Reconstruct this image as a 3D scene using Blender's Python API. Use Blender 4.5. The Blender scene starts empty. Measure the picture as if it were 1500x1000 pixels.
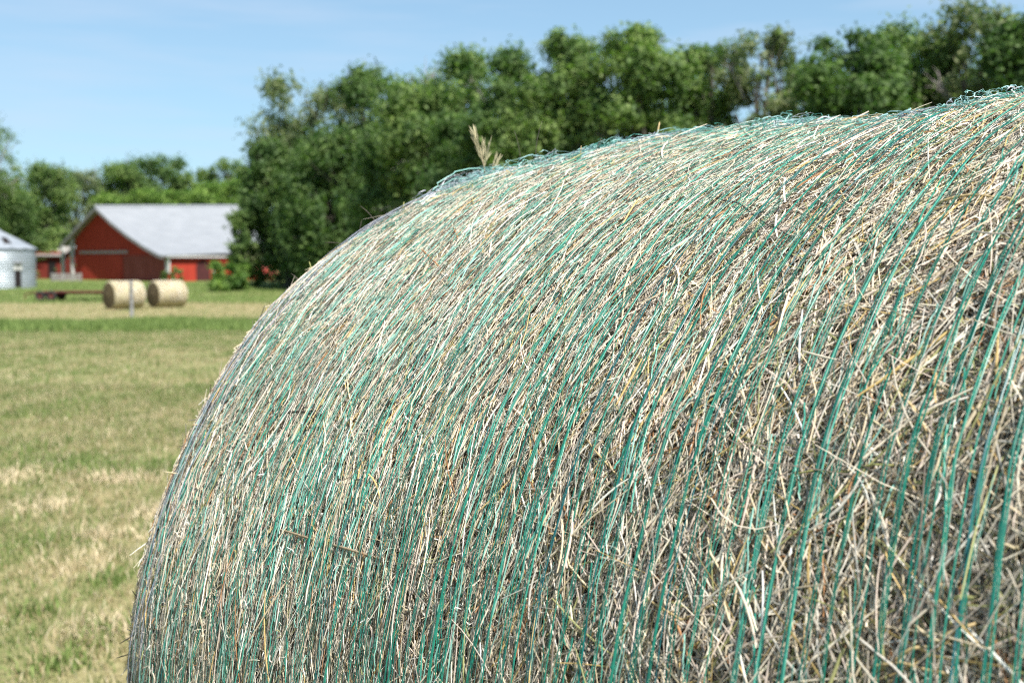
import bpy, math
import numpy as np

rng = np.random.default_rng(7)
scene = bpy.context.scene
COL = scene.collection
R_ = math.radians

# ------------------------------------------------------------------ camera
F_PX, H_PX = 1655.0, 385.0          # focal length in photo pixels, horizon row
CAM_H = 1.36
KY = F_PX / 1857.0                   # distances below were paced out for a longer lens
PITCH = math.atan((500 - H_PX) / F_PX)
cd = bpy.data.cameras.new("camera")
cam = bpy.data.objects.new("camera", cd)
COL.objects.link(cam)
cam.location = (0, 0, CAM_H)
cam.rotation_euler = (math.pi / 2 - PITCH, 0, 0)
cd.sensor_width = 36.0
cd.lens = F_PX / 1500 * 36.0
cd.clip_start, cd.clip_end = 0.05, 6000
cd.dof.use_dof = True
cd.dof.focus_distance = .89
cd.dof.aperture_fstop = 10
scene.camera = cam


def ray(px, py):
    a, b = (px - 750) / F_PX, (500 - py) / F_PX
    c, s = math.cos(PITCH), math.sin(PITCH)
    return a, c + b * s, -s + b * c


def at(px, py, Y):
    dx, dy, dz = ray(px, py)
    return np.array([dx / dy * Y, Y, CAM_H + dz / dy * Y])


# ------------------------------------------------------------------ helpers
def tag(o, label=None, cat=None, group=None, kind=None):
    if label: o["label"] = label
    if cat: o["category"] = cat
    if group: o["group"] = group
    if kind: o["kind"] = kind
    return o


def empty(name, loc, rz=0.0):
    o = bpy.data.objects.new(name, None)
    o.empty_display_size = 0.2
    COL.objects.link(o)
    o.location = loc
    o.rotation_euler = (0, 0, rz)
    return o


def link(name, me, mat=None, parent=None):
    o = bpy.data.objects.new(name, me)
    COL.objects.link(o)
    if mat: me.materials.append(mat)
    if parent is not None: o.parent = parent
    return o


def np_mesh(name, V, Q, col=None, smooth=True, tri=None):
    """verts (n,3), quads (m,4), optional tris; optional per-vertex colour"""
    me = bpy.data.meshes.new(name)
    V = np.asarray(V, np.float32)
    Q = np.asarray(Q, np.int32).reshape(-1, 4)
    T = np.asarray(tri, np.int32).reshape(-1, 3) if tri is not None else np.zeros((0, 3), np.int32)
    me.vertices.add(len(V)); me.vertices.foreach_set("co", V.ravel())
    loops = np.concatenate([Q.ravel(), T.ravel()])
    me.loops.add(len(loops)); me.loops.foreach_set("vertex_index", loops)
    n = len(Q) + len(T)
    me.polygons.add(n)
    st = np.concatenate([np.arange(len(Q)) * 4, len(Q) * 4 + np.arange(len(T)) * 3]).astype(np.int32)
    me.polygons.foreach_set("loop_start", st)
    me.polygons.foreach_set("use_smooth", np.full(n, smooth))
    me.update(calc_edges=True)
    if col is not None:
        at_ = me.color_attributes.new("tone", "FLOAT_COLOR", "POINT")
        c4 = np.ones((len(V), 4), np.float32); c4[:, :3] = col
        at_.data.foreach_set("color", c4.ravel())
    return me


class MB:
    """collects boxes, tubes and plates into one mesh"""
    def __init__(s): s.v = []; s.f = []
    def add(s, v, f):
        b = len(s.v); s.v += [tuple(map(float, p)) for p in v]; s.f += [tuple(b + i for i in q) for q in f]
        return s
    def box(s, c, d, rz=0.0):
        x, y, z = [k / 2 for k in d]; co, si = math.cos(rz), math.sin(rz)
        v = [(c[0] + px * co - py * si, c[1] + px * si + py * co, c[2] + pz) for pz in (-z, z) for px, py in ((-x, -y), (x, -y), (x, y), (-x, y))]
        return s.add(v, [(3, 2, 1, 0), (4, 5, 6, 7), (0, 1, 5, 4), (1, 2, 6, 5), (2, 3, 7, 6), (3, 0, 4, 7)])
    def tube(s, P, r, n=8, cap=True):
        P = np.asarray(P, float); r = np.broadcast_to(np.asarray(r, float), (len(P),))
        rings = []
        for i, p in enumerate(P):
            t = P[min(i + 1, len(P) - 1)] - P[max(i - 1, 0)]; t /= np.linalg.norm(t) + 1e-9
            a = np.cross(t, (0, 0, 1) if abs(t[2]) < .9 else (1, 0, 0)); a /= np.linalg.norm(a); b = np.cross(t, a)
            rings += [p + r[i] * (math.cos(k / n * 2 * math.pi) * a + math.sin(k / n * 2 * math.pi) * b) for k in range(n)]
        f = [(i * n + k, i * n + (k + 1) % n, (i + 1) * n + (k + 1) % n, (i + 1) * n + k) for i in range(len(P) - 1) for k in range(n)]
        if cap: f += [tuple(range(n))[::-1], tuple((len(P) - 1) * n + k for k in range(n))]
        return s.add(rings, f)
    def build(s, name, mat, parent=None, smooth=False, bevel=0):
        me = bpy.data.meshes.new(name); me.from_pydata(s.v, [], s.f); me.update()
        if smooth: me.polygons.foreach_set("use_smooth", [True] * len(me.polygons))
        o = link(name, me, mat, parent)
        if bevel:
            m = o.modifiers.new("bevel", "BEVEL"); m.width = bevel; m.segments = 2; m.limit_method = "ANGLE"
        return o


def vnoise(x, y, seed=0):
    """smooth 2-D value noise, 0..1"""
    x = np.asarray(x, float); y = np.asarray(y, float)
    xi, yi = np.floor(x).astype(np.int64), np.floor(y).astype(np.int64)
    fx, fy = x - xi, y - yi
    fx = fx * fx * (3 - 2 * fx); fy = fy * fy * (3 - 2 * fy)
    def h(a, b):
        n = (a * 374761393 + b * 668265263 + seed * 974634777) & 0xFFFFFFFF
        n = ((n ^ (n >> 13)) * 1274126177) & 0xFFFFFFFF
        return ((n ^ (n >> 16)) & 0xFFFF) / 65535.0
    return (h(xi, yi) * (1 - fx) + h(xi + 1, yi) * fx) * (1 - fy) + (h(xi, yi + 1) * (1 - fx) + h(xi + 1, yi + 1) * fx) * fy


def fbm(x, y, seed=0, o=3):
    t = 0; a = .5; n = 0
    for k in range(o):
        t = t + a * vnoise(x * 2 ** k, y * 2 ** k, seed + k); n += a; a *= .5
    return t / n


def sm(a, b, x):
    t = np.clip((np.asarray(x, float) - a) / (b - a), 0, 1); return t * t * (3 - 2 * t)


# ------------------------------------------------------------------ materials
class NT:
    def __init__(s, name):
        s.m = bpy.data.materials.new(name); s.m.use_nodes = True
        s.t = s.m.node_tree; s.n = s.t.nodes; s.n.clear()
        s.out = s.n.new("ShaderNodeOutputMaterial")
    def node(s, kind, **kw):
        nd = s.n.new("ShaderNode" + kind)
        for k, v in kw.items():
            if k.startswith("i_"): nd.inputs[k[2:].replace("_", " ")].default_value = v
            else: setattr(nd, k, v)
        return nd
    def l(s, a, b): s.t.links.new(a, b)
    def math(s, op, a, b=None, clamp=False):
        nd = s.node("Math", operation=op, use_clamp=clamp)
        for i, v in enumerate((a, b)):
            if v is None: continue
            if isinstance(v, (int, float)): nd.inputs[i].default_value = v
            else: s.l(v, nd.inputs[i])
        return nd.outputs[0]
    def mix(s, f, a, b, blend="MIX"):
        nd = s.node("MixRGB", blend_type=blend)
        for i, v in enumerate((f, a, b)):
            if isinstance(v, (int, float)): nd.inputs[i].default_value = v
            elif isinstance(v, tuple): nd.inputs[i].default_value = (*v, 1)
            else: s.l(v, nd.inputs[i])
        return nd.outputs[0]
    def ramp(s, f, stops, interp="LINEAR"):
        nd = s.node("ValToRGB"); r = nd.color_ramp; r.interpolation = interp
        while len(r.elements) < len(stops): r.elements.new(0.5)
        for e, (p, c) in zip(r.elements, stops):
            e.position = p; e.color = (*c, 1) if isinstance(c, tuple) else (c, c, c, 1)
        s.l(f, nd.inputs[0]); return nd.outputs[0]
    def noise(s, vec, scale, detail=3, rough=.55, dist=0.0):
        nd = s.node("TexNoise"); nd.inputs["Scale"].default_value = scale; nd.inputs["Detail"].default_value = detail
        nd.inputs["Roughness"].default_value = rough; nd.inputs["Distortion"].default_value = dist
        s.l(vec, nd.inputs["Vector"]); return nd.outputs["Fac"]
    def scalev(s, vec, sc, loc=(0, 0, 0)):
        nd = s.node("Mapping"); nd.inputs["Scale"].default_value = sc; nd.inputs["Location"].default_value = loc
        s.l(vec, nd.inputs["Vector"]); return nd.outputs[0]
    def bsdf(s, color, rough=.6, spec=.3, metal=0.0, bump=None, bstr=.3, bdist=.01, transl=0.0, tcol=None):
        p = s.node("BsdfPrincipled")
        if isinstance(color, tuple): p.inputs["Base Color"].default_value = (*color, 1)
        else: s.l(color, p.inputs["Base Color"])
        if isinstance(rough, (int, float)): p.inputs["Roughness"].default_value = rough
        else: s.l(rough, p.inputs["Roughness"])
        p.inputs["Specular IOR Level"].default_value = spec
        p.inputs["Metallic"].default_value = metal
        if bump is not None:
            b = s.node("Bump"); b.inputs["Strength"].default_value = bstr; b.inputs["Distance"].default_value = bdist
            s.l(bump, b.inputs["Height"]); s.l(b.outputs[0], p.inputs["Normal"])
        o = p.outputs[0]
        if transl > 0:
            t = s.node("BsdfTranslucent")
            c = tcol if tcol is not None else color
            if isinstance(c, tuple): t.inputs[0].default_value = (*c, 1)
            else: s.l(c, t.inputs[0])
            m = s.node("MixShader"); m.inputs[0].default_value = transl
            s.l(o, m.inputs[1]); s.l(t.outputs[0], m.inputs[2]); o = m.outputs[0]
        s.l(o, s.out.inputs[0])
        return s.m


def mat_tone(name, rough=.55, spec=.25, transl=.12, grain=900.0, vary=.35):
    k = NT(name); a = k.node("Attribute", attribute_name="tone")
    g = k.node("NewGeometry")
    n = k.noise(g.outputs["Position"], grain, 2)
    c = k.mix(1.0, a.outputs["Color"], k.ramp(n, [(.25, 1 - vary), (.75, 1 + 0 * vary)]), "MULTIPLY")
    return k.bsdf(c, rough, spec, transl=transl)


def mat_noise(name, c0, c1, scale=3.0, rough=.7, spec=.2, stretch=(1, 1, 1), bump=.2, metal=0.0, fine=None, bdist=.01):
    k = NT(name); tc = k.node("TexCoord")
    v = k.scalev(tc.outputs["Object"], stretch)
    n = k.noise(v, scale, 6, .62)
    c = k.ramp(n, [(.3, c0), (.7, c1)])
    if fine:
        n2 = k.noise(k.scalev(tc.outputs["Object"], fine), 1.0, 3)
        c = k.mix(1.0, c, k.ramp(n2, [(.3, .72), (.7, 1.08)]), "MULTIPLY")
    return k.bsdf(c, rough, spec, metal, bump=n, bstr=bump, bdist=bdist)


def mat_leaf(name, lo, hi, transl=.35):
    k = NT(name); g = k.node("NewGeometry")
    n = k.noise(g.outputs["Position"], .55, 3)
    c1 = k.ramp(g.outputs["Random Per Island"], [(0, lo), (.55, tuple((a + b) / 2 for a, b in zip(lo, hi))), (1, hi)])
    c = k.mix(1.0, c1, k.ramp(n, [(.3, (.58, .68, .62)), (.7, (1.42, 1.28, 1.1))]), "MULTIPLY")
    tc = k.mix(1.0, c, (1.05, 1.5, .55), "MULTIPLY")
    return k.bsdf(c, .55, .25, transl=transl, tcol=tc)


# ---- terrain profile (height of the ground against the distance from the camera)
TY = np.array([-60, 0, 8, 20, 42, 55, 68, 80, 100, 120, 150, 300, 5000], float)
TY = TY * KY
TZ = np.array([0, 0, 0, -.15, -.77, -.93, -1.05, -1.08, -.77, -.41, -.2, 0, 0], float)
_d = np.linspace(-60, 400, 2000); _z = np.interp(_d, TY, TZ)
_k = np.hanning(45); _k /= _k.sum(); _z = np.convolve(np.pad(_z, 22, mode="edge"), _k, mode="valid")


def gz(x, y):
    z = np.interp(y, _d, _z)
    return z + .03 * (fbm(np.asarray(x) * .35 + 50, np.asarray(y) * .35, 3) - .5)


# shared ground colouring: how green / how dry each spot of the field is
def ground_fields(k):
    g = k.node("NewGeometry"); pos = g.outputs["Position"]
    sp = k.node("SeparateXYZ"); k.l(pos, sp.inputs[0])
    wob = k.noise(k.scalev(pos, (.12, .12, 0)), 1.0, 3)
    yy = k.math("ADD", sp.outputs[1], k.math("MULTIPLY", k.math("SUBTRACT", wob, .5), 9.0))
    mr = k.node("MapRange"); mr.inputs[1].default_value = 0; mr.inputs[2].default_value = 140; k.l(yy, mr.inputs[0])
    b = lambda y: y * KY / 140.0
    # 1 = lush green strip, 0 = mown dry hay stubble
    band = k.ramp(mr.outputs[0], [(b(6), .53), (b(20), .55), (b(35), .64), (b(38.5), .97), (b(48), .97), (b(50.5), .40),
                                  (b(74), .36), (b(79), .88), (b(88), .9), (b(93), .72), (b(97), .98), (b(140), .9)])
    big = k.noise(k.scalev(pos, (.9, .42, 0)), 1.0, 4, .6)
    mid = k.noise(k.scalev(pos, (3.6, 1.9, 0)), 1.0, 4, .6)
    gr = k.math("ADD", band, k.math("MULTIPLY", k.math("SUBTRACT", big, .5), 1.3))
    gr = k.math("ADD", gr, k.math("MULTIPLY", k.math("SUBTRACT", mid, .5), 1.1), True)
    return g, pos, gr


def mat_ground():
    k = NT("field_soil_and_stubble")
    g, pos, gr = ground_fields(k)
    fine = k.noise(k.scalev(pos, (30, 30, 30)), 1.0, 5, .7)
    dry = k.ramp(fine, [(.25, (.16, .12, .06)), (.55, (.36, .29, .16)), (.8, (.50, .42, .26))])
    grn = k.ramp(fine, [(.25, (.05, .08, .02)), (.55, (.115, .16, .045)), (.8, (.17, .22, .06))])
    c = k.mix(gr, dry, grn)
    return k.bsdf(c, .9, .1, bump=fine, bstr=.6, bdist=.03)


def mat_blade(name, gshift=0.0, lo=(.065, .11, .025), hi=(.19, .255, .075)):
    k = NT(name)
    g, pos, gr = ground_fields(k)
    r = g.outputs["Random Per Island"]
    f = k.math("GREATER_THAN", k.math("ADD", gr, gshift), r)
    r2 = k.math("FRACT", k.math("MULTIPLY", r, 17.31))
    dry = k.ramp(r2, [(0, (.28, .22, .115)), (.5, (.43, .36, .21)), (1, (.58, .51, .35))])
    grn = k.ramp(r2, [(0, lo), (1, hi)])
    c = k.mix(f, dry, grn)
    tc = k.mix(1.0, c, (1.1, 1.25, .7), "MULTIPLY")
    return k.bsdf(c, .6, .25, transl=.3, tcol=tc)


M = {}
M["straw"] = mat_tone("dry_hay_stalk")
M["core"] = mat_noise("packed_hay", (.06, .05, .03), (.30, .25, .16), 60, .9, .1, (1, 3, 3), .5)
M["net"] = mat_tone("green_net_plastic", .34, .5, .32, 400, .35)
M["seed"] = mat_tone("dry_seed_head", .6, .2, .25, 700, .25)
M["bark"] = mat_noise("tree_bark", (.05, .042, .034), (.17, .15, .125), 4, .9, .1, (3, 3, .7), .5, bdist=.04)
M["dead"] = mat_noise("dead_twig", (.17, .15, .14), (.31, .28, .265), 4, .9, .1)
M["leaf_mid"] = mat_leaf("leaf_mid_green", (.072, .127, .042), (.212, .30, .10))
M["leaf_dark"] = mat_leaf("leaf_dark_green", (.045, .09, .031), (.14, .225, .072))
M["leaf_bright"] = mat_leaf("leaf_bright_green", (.085, .16, .035), (.21, .32, .075))
M["leaf_grey"] = mat_leaf("leaf_grey_olive", (.095, .13, .068), (.235, .275, .15))
M["ground"] = mat_ground()
M["blade"] = mat_blade("grass_blade")
M["lush"] = mat_blade("lush_grass_blade", .30, (.095, .15, .036), (.255, .33, .105))

# ------------------------------------------------------------------ ground
gx = np.concatenate([-np.geomspace(2500, 30, 22), np.linspace(-28, 28, 113), np.geomspace(30, 2500, 22)])
gy = np.concatenate([np.linspace(-60, 2, 16), np.linspace(2.5, 20, 60), np.linspace(20.7, 160, 180), np.geomspace(165, 4500, 26)])
GX, GY = np.meshgrid(gx, gy)
GV = np.stack([GX, GY, gz(GX, GY)], -1).reshape(-1, 3)
nx, ny = len(gx), len(gy)
ii = (np.arange(ny - 1)[:, None] * nx + np.arange(nx - 1)[None]).ravel()
GQ = np.stack([ii, ii + 1, ii + 1 + nx, ii + nx], -1)
tag(link("ground", np_mesh("ground", GV, GQ), M["ground"]), "mown hay field with patchy green and straw coloured grass", None, kind="structure")


def blades(name, X, Y, hgt, wid, lean=.5, seg=2):
    n = len(X); Z = gz(X, Y) - .004
    az = rng.uniform(0, 2 * np.pi, n); ln = np.abs(rng.normal(0, lean, n))
    h = hgt * rng.uniform(.45, 1.25, n); w = wid * rng.uniform(.6, 1.4, n)
    pa = rng.uniform(0, 2 * np.pi, n)
    sx, sy = np.cos(pa), np.sin(pa)
    V = np.zeros((n, seg * 2 + 1, 3))
    for i in range(seg + 1):
        t = i / seg; hh = h * t * np.cos(ln * t); off = h * t * np.sin(ln * t)
        c = np.stack([X + off * np.cos(az), Y + off * np.sin(az), Z + hh], -1)
        if i < seg:
            s_ = np.stack([sx, sy, 0 * sx], -1) * (w * (1 - .5 * t) / 2)[:, None]
            V[:, i * 2] = c - s_; V[:, i * 2 + 1] = c + s_
        else: V[:, -1] = c
    b = np.arange(n)[:, None] * (seg * 2 + 1)
    Q = np.concatenate([b + np.array([[i * 2, i * 2 + 1, i * 2 + 3, i * 2 + 2]]) for i in range(seg - 1)], 0) if seg > 1 else None
    T = b + np.array([[seg * 2 - 2, seg * 2 - 1, seg * 2]])
    return np_mesh(name, V.reshape(-1, 3), Q, tri=T)


def wedge(n, y0, y1, l=-.50, r=.0, pad=.8):
    y0, y1, l, r = y0 * KY, y1 * KY, l / KY, r / KY
    Y = np.sqrt(rng.uniform(y0 ** 2, y1 ** 2, n)); u = rng.uniform(0, 1, n)
    return (l * Y - pad) + u * ((r - l) * Y + 2 * pad), Y


# near stubble and grass, gathered into little tufts
def tufty(n, y0, y1, per, spread, **kw):
    cx, cy = wedge(n // per, y0, y1, **kw)
    keep = fbm(cx * .9, cy * .9, 11) > .30
    cx, cy = cx[keep], cy[keep]
    X = np.repeat(cx, per) + rng.normal(0, 1, len(cx) * per) * spread
    Y = np.repeat(cy, per) + rng.normal(0, 1, len(cy) * per) * spread
    return X, Y


def add_grass(name, label, X, Y, h, w, mat, lean=.5):
    tag(link(name, blades(name, X, Y, h, w, lean), mat), label, "grass", kind="stuff")


X, Y = tufty(150000, 3.2, 15, 9, .035); X2, Y2 = wedge(60000, 3.2, 15)
X = np.concatenate([X, X2]); Y = np.concatenate([Y, Y2])
add_grass("stubble_grass", "short mown grass and dry stubble in the near field beside the big bale", X, Y, .042 + .03 * fbm(X, Y, 5), .005, M["blade"], 1.0)
X, Y = tufty(90000, 15, 38, 7, .09); X2, Y2 = wedge(30000, 15, 38)
X = np.concatenate([X, X2]); Y = np.concatenate([Y, Y2])
add_grass("meadow_grass", "mown olive coloured meadow grass in the middle of the field", X, Y, .06, .012, M["blade"], .9)
X, Y = wedge(75000, 35, 52, -.5, .02, 2)
keep = np.abs(Y - 43.2 * KY) < 5.6 * KY * (.35 + 1.1 * fbm(X * .22, Y * .05, 15)) * rng.uniform(.55, 1.1, len(X)); X, Y = X[keep], Y[keep]
add_grass("tall_grass", "taller unmown green grass strip crossing the field", X, Y, .22 * (.5 + fbm(X * .5, Y * .5, 8)), .03, M["lush"], .45)
X, Y = wedge(32000, 77, 116, -.5, -.05, 2)
add_grass("lawn_grass", "green grass in front of the red barn and bin", X, Y, .16, .05, M["lush"], .5)
X, Y = wedge(26000, 49, 78, -.5, -.02, 2)
add_grass("dry_grass", "pale dry cut grass strip in front of the small round bales", X, Y, .09, .03, M["blade"], .9)
# dark green clumps of regrowth in the near field
cl = []
for px, py, n, sx, sy in ((160, 684, 1500, .42, .08), (75, 676, 900, .14, .10), (225, 690, 800, .15, .07), (60, 602, 700, .28, .16), (118, 585, 600, .14, .16), (40, 800, 260, .12, .1),
                          (330, 560, 700, .3, .2), (230, 560, 500, .3, .2), (125, 945, 240, .05, .05), (40, 905, 160, .05, .05), (215, 905, 200, .04, .04), (75, 985, 200, .05, .04), (150, 860, 120, .05, .05), (20, 660, 400, .15, .1)):
    Yd = 1.36 / ((py - 385) / F_PX); xx = (px - 750) / F_PX * Yd
    cl.append(np.stack([rng.normal(xx, sx, n), rng.normal(Yd, sy * 1.6, n)], -1))
cl = np.concatenate(cl)
add_grass("clump_grass", "dark green clumps of regrown grass in the stubble", cl[:, 0], cl[:, 1], .07, .008, M["lush"], .8)
# loose windrow wisps: bright dry straw lying on the stubble
cl = []
for px, py, n, sx, sy in ((170, 703, 420, .14, .05), (20, 695, 380, .12, .12), (230, 755, 320, .09, .07), (60, 745, 200, .1, .06), (140, 935, 260, .1, .05), (150, 790, 200, .14, .04), (40, 540, 160, .3, .25), (100, 640, 160, .2, .2), (200, 610, 160, .2, .2), (280, 650, 140, .15, .2), (120, 830, 160, .12, .1), (90, 570, 120, .15, .3)):
    Yd = 1.36 / ((py - 385) / F_PX); xx = (px - 750) / F_PX * Yd
    cl.append(np.stack([rng.normal(xx, sx, n), rng.normal(Yd, sy * 1.6, n)], -1))
cl = np.concatenate(cl)
M["drystraw"] = mat_noise("bleached_straw", (.42, .33, .19), (.68, .58, .40), 30, .7, .2)
add_grass("loose_straw", "pale wisps of loose straw left on the stubble", cl[:, 0], cl[:, 1], .09, .006, M["drystraw"], 1.5)

# ------------------------------------------------------------------ the big bale
BX, BY, PHI = .182, 1.690, .854
BA, BB, BZ = .821, .766, CAM_H - .622      # horizontal / vertical radius, axis height
BL, RD, RL = 1.5, .040, .089
PW, TW, TZS = 2.5, -.056, .032              # squarish sagging section, slight skew of the wrap, slope of the axis
bale = empty("hay_bale", (BX, BY, 0), -PHI)
tag(bale, "huge round hay bale in green net wrap filling the foreground", "hay bale")


def bump_r(s, th):
    b = .012 * (fbm(s * 3.2 + 9, th * 2.6 + 20, 21) - .5) + .018 * (fbm(s * 1.3, th * 1.2 + 7, 22) - .5)
    b = b - .020 * sm(.75, 1.25, th) * sm(.40, .0, s) + .006 * sm(.25, -.3, th - .1) * 0
    b = b + np.interp(s, [.03, .087, .19, .29, .35, .447, .515, .584, .62, .657, .70, .734, .80, 1.0], [.004, .010, .008, .006, .003, -.003, -.007, -.008, -.009, -.008, -.006, -.003, -.003, .0]) * sm(.8, 1.12, th)
    b = b + .010 * sm(.8, 1.2, s) * sm(.5, 1.3, th)
    return b


def prof(s):
    k = 1 - RD * np.clip(1 - s / RL, 0, 1) ** 2
    return k - RD * np.clip(1 - (BL - s) / RL, 0, 1) ** 2


def bpos(s, th, d):
    k = prof(s)
    rr = bump_r(s, th) + d
    c, q = np.cos(th), np.sin(th); f = (np.abs(c) ** PW + np.abs(q) ** PW) ** (-1 / PW)
    y = -c * (f * BA * k + rr); z = q * (f * BB * k + rr) + s * TZS
    z = np.where(z < -.70, -.70 + (z + .70) * .25, z)
    lean = .065 * np.clip(.75 - np.abs(th + .1), 0, None) * np.sign(1) * sm(.05, .5, s) * sm(BL + .2, BL - .2, s)
    return np.stack([s + TW * np.sin(th - .6) + lean, y, BZ + z], -1)


def bnorm(s, th):
    e = .01
    a = bpos(s + e, th, 0) - bpos(s - e, th, 0); b = bpos(s, th + e, 0) - bpos(s, th - e, 0)
    n = np.cross(a, b); n /= np.linalg.norm(n, axis=-1, keepdims=True)
    o = np.stack([0 * s, -np.cos(th), np.sin(th)], -1)
    return n * np.sign((n * o).sum(-1, keepdims=True))


# core: the packed hay below the loose surface stalks, with bulging ends
sg = np.linspace(0, BL, 90); tg = np.linspace(0, 2 * np.pi, 241)[:-1]
SG, TG = np.meshgrid(sg, tg, indexing="ij")
rows = [bpos(SG, TG, -.020)]
for kk, off in ((.92, .02), (.7, .045), (.4, .06), (.1, .065)):
    a = bpos(np.zeros_like(tg), tg, -.02); a = np.stack([a[:, 0] * kk - off, a[:, 1] * kk, BZ + (a[:, 2] - BZ) * kk], -1)[None]
    b = bpos(np.zeros_like(tg) + BL, tg, -.02); b = np.stack([BL + (b[:, 0] - BL) * kk + off, b[:, 1] * kk, BZ + (b[:, 2] - BZ) * kk], -1)[None]
    rows = [a] + rows + [b]
CV = np.concatenate(rows, 0); nr, nt = CV.shape[:2]
i, j = np.meshgrid(np.arange(nr - 1), np.arange(nt), indexing="ij")
CQ = np.stack([i * nt + j, (i + 1) * nt + j, (i + 1) * nt + (j + 1) % nt, i * nt + (j + 1) % nt], -1).reshape(-1, 4)
caps = np.stack([np.zeros(nt - 2, int), np.arange(1, nt - 1), np.arange(2, nt)], -1)
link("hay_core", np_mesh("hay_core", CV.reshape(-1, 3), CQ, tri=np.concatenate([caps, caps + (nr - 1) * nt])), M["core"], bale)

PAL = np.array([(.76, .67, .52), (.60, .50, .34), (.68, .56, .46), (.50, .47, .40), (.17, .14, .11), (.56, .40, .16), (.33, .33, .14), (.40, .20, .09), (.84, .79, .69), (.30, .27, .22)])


def ribbon(C, N, w, roll, arch=.35, taper=.35):
    """arched ribbons along polylines C (n,k,3) with surface normals N; returns verts, quads"""
    n, k = C.shape[:2]
    T = np.gradient(C, axis=1); T /= np.linalg.norm(T, axis=-1, keepdims=True) + 1e-9
    B = np.cross(N, T); B /= np.linalg.norm(B, axis=-1, keepdims=True) + 1e-9
    U = np.cross(T, B)
    cr, sr = np.cos(roll)[:, None, None], np.sin(roll)[:, None, None]
    W = B * cr + U * sr; Up = U * cr - B * sr
    t = np.linspace(-1, 1, k)[None, :, None]
    ww = (w[:, None, None] if w.ndim == 1 else w[:, :, None]) * .5 * (1 - taper * np.abs(t) ** 3)
    V = np.stack([C - W * ww, C + Up * ww * 2 * arch, C + W * ww], 2)
    b = (np.arange(n)[:, None] * k + np.arange(k - 1)[None]).ravel() * 3
    Q = np.concatenate([np.stack([b, b + 1, b + 4, b + 3], -1), np.stack([b + 1, b + 2, b + 5, b + 4], -1)])
    return V.reshape(-1, 3), Q


def pick(n, w):
    w = np.asarray(w, float); return np.minimum(PAL[rng.choice(len(PAL), n, p=w / w.sum())] * rng.uniform(.85, 1.25, (n, 1)), .9)


def stalks(n, s, th, L, ang, w, d0, tilt, bend, roll, col, k=5):
    t = np.linspace(-.5, .5, k)[None]
    a = ang[:, None] + bend[:, None] * t * 2
    ss = s[:, None] + L[:, None] * t * np.sin(a); tt = th[:, None] + L[:, None] * t * np.cos(a) / BA
    ss = np.clip(ss, -.016, BL + .01)
    d = d0[:, None] + (tilt * L)[:, None] * t - .35 * np.abs(t) * (np.abs(tilt) * L)[:, None]
    w = w * (.74 + .16 * sm(.3, .9, s))
    V, Q = ribbon(bpos(ss, tt, d), bnorm(ss, tt), w, roll)
    return V, Q, np.repeat(col, k * 3, 0)


def stack_meshes(parts):
    V, Q, C = [], [], []; b = 0
    for v, q, c in parts: V.append(v); Q.append(q + b); C.append(c); b += len(v)
    return np.concatenate(V), np.concatenate(Q), np.concatenate(C)


def chaos_at(s, th):
    return np.clip(.22 + .68 * sm(.40, .95, s - .35 * (th - .8)) + .5 * (fbm(s * 6, th * 5, 31) - .5), .05, 1)


def clumped(s, th, amount):
    """pull stalks together into wisps"""
    return s + amount * (vnoise(s * 38, th * 6, 41) - .5), th


parts = []
LO, HI = R_(-62), R_(152)
# deep, dull layer
n = 80000
s = rng.uniform(0, BL, n); th = rng.uniform(LO, HI, n); ch = chaos_at(s, th)
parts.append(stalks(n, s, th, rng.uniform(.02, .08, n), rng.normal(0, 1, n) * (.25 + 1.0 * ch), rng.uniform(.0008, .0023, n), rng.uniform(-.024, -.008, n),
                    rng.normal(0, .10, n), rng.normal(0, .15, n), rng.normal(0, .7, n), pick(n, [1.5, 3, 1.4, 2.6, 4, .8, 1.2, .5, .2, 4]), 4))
# wound layer: long stalks lying with the wrap
n = 230000
s = rng.uniform(0, BL, n); th = rng.uniform(LO, HI, n); ch = chaos_at(s, th)
keep = rng.random(n) > .8 * ch; s, th, ch = s[keep], th[keep], ch[keep]; n = len(s); s, th = clumped(s, th, .02)
parts.append(stalks(n, s, th, rng.gamma(1.8, .019, n) + .012, rng.normal(0, 1, n) * (.20 + .38 * ch) + .9 * (fbm(s * 5, th * 4, 77) - .5), rng.uniform(.0006, .0018, n), rng.uniform(-.011, .002, n),
                    rng.normal(0, .035, n), rng.normal(0, .07, n), rng.normal(0, .5, n), pick(n, [5, 3.2, 3.4, 2.6, .6, .7, .5, .5, 2.2, .9])))
# tangled layer: short pieces at all angles, thicker towards the near lower side
n = 270000
s = rng.uniform(0, BL, n); th = rng.uniform(LO, HI, n); ch = chaos_at(s, th)
keep = rng.random(n) < .38 + .62 * ch; s, th, ch = s[keep], th[keep], ch[keep]; n = len(s)
parts.append(stalks(n, s, th, (rng.gamma(2, .009, n) + .007) * (1 + 2.0 * ch), rng.normal(0, .9, n), rng.uniform(.0004, .0013, n) * (1 + .25 * rng.random(n) ** 4), rng.uniform(-.015, .002, n),
                    rng.normal(0, .12, n), rng.normal(0, .14, n), rng.normal(0, .7, n), pick(n, [3, 4, 2.2, 3.4, 2.4, 1, 2, .6, .5, 3])))
# chaff: tiny leaf bits
n = 170000
s = rng.uniform(0, BL, n); th = rng.uniform(LO, HI, n); keep = rng.random(n) > .7 * chaos_at(s, th); s, th = s[keep], th[keep]; n = len(s)
parts.append(stalks(n, s, th, rng.uniform(.004, .012, n), rng.normal(0, .8, n), rng.uniform(.0005, .0017, n), rng.uniform(-.008, .004, n),
                    rng.normal(0, .35, n), rng.normal(0, .6, n), rng.normal(0, .9, n), pick(n, [4, 3, 3, 3, 1.2, .8, 1, .7, 3, 1.2]), 3))
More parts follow.
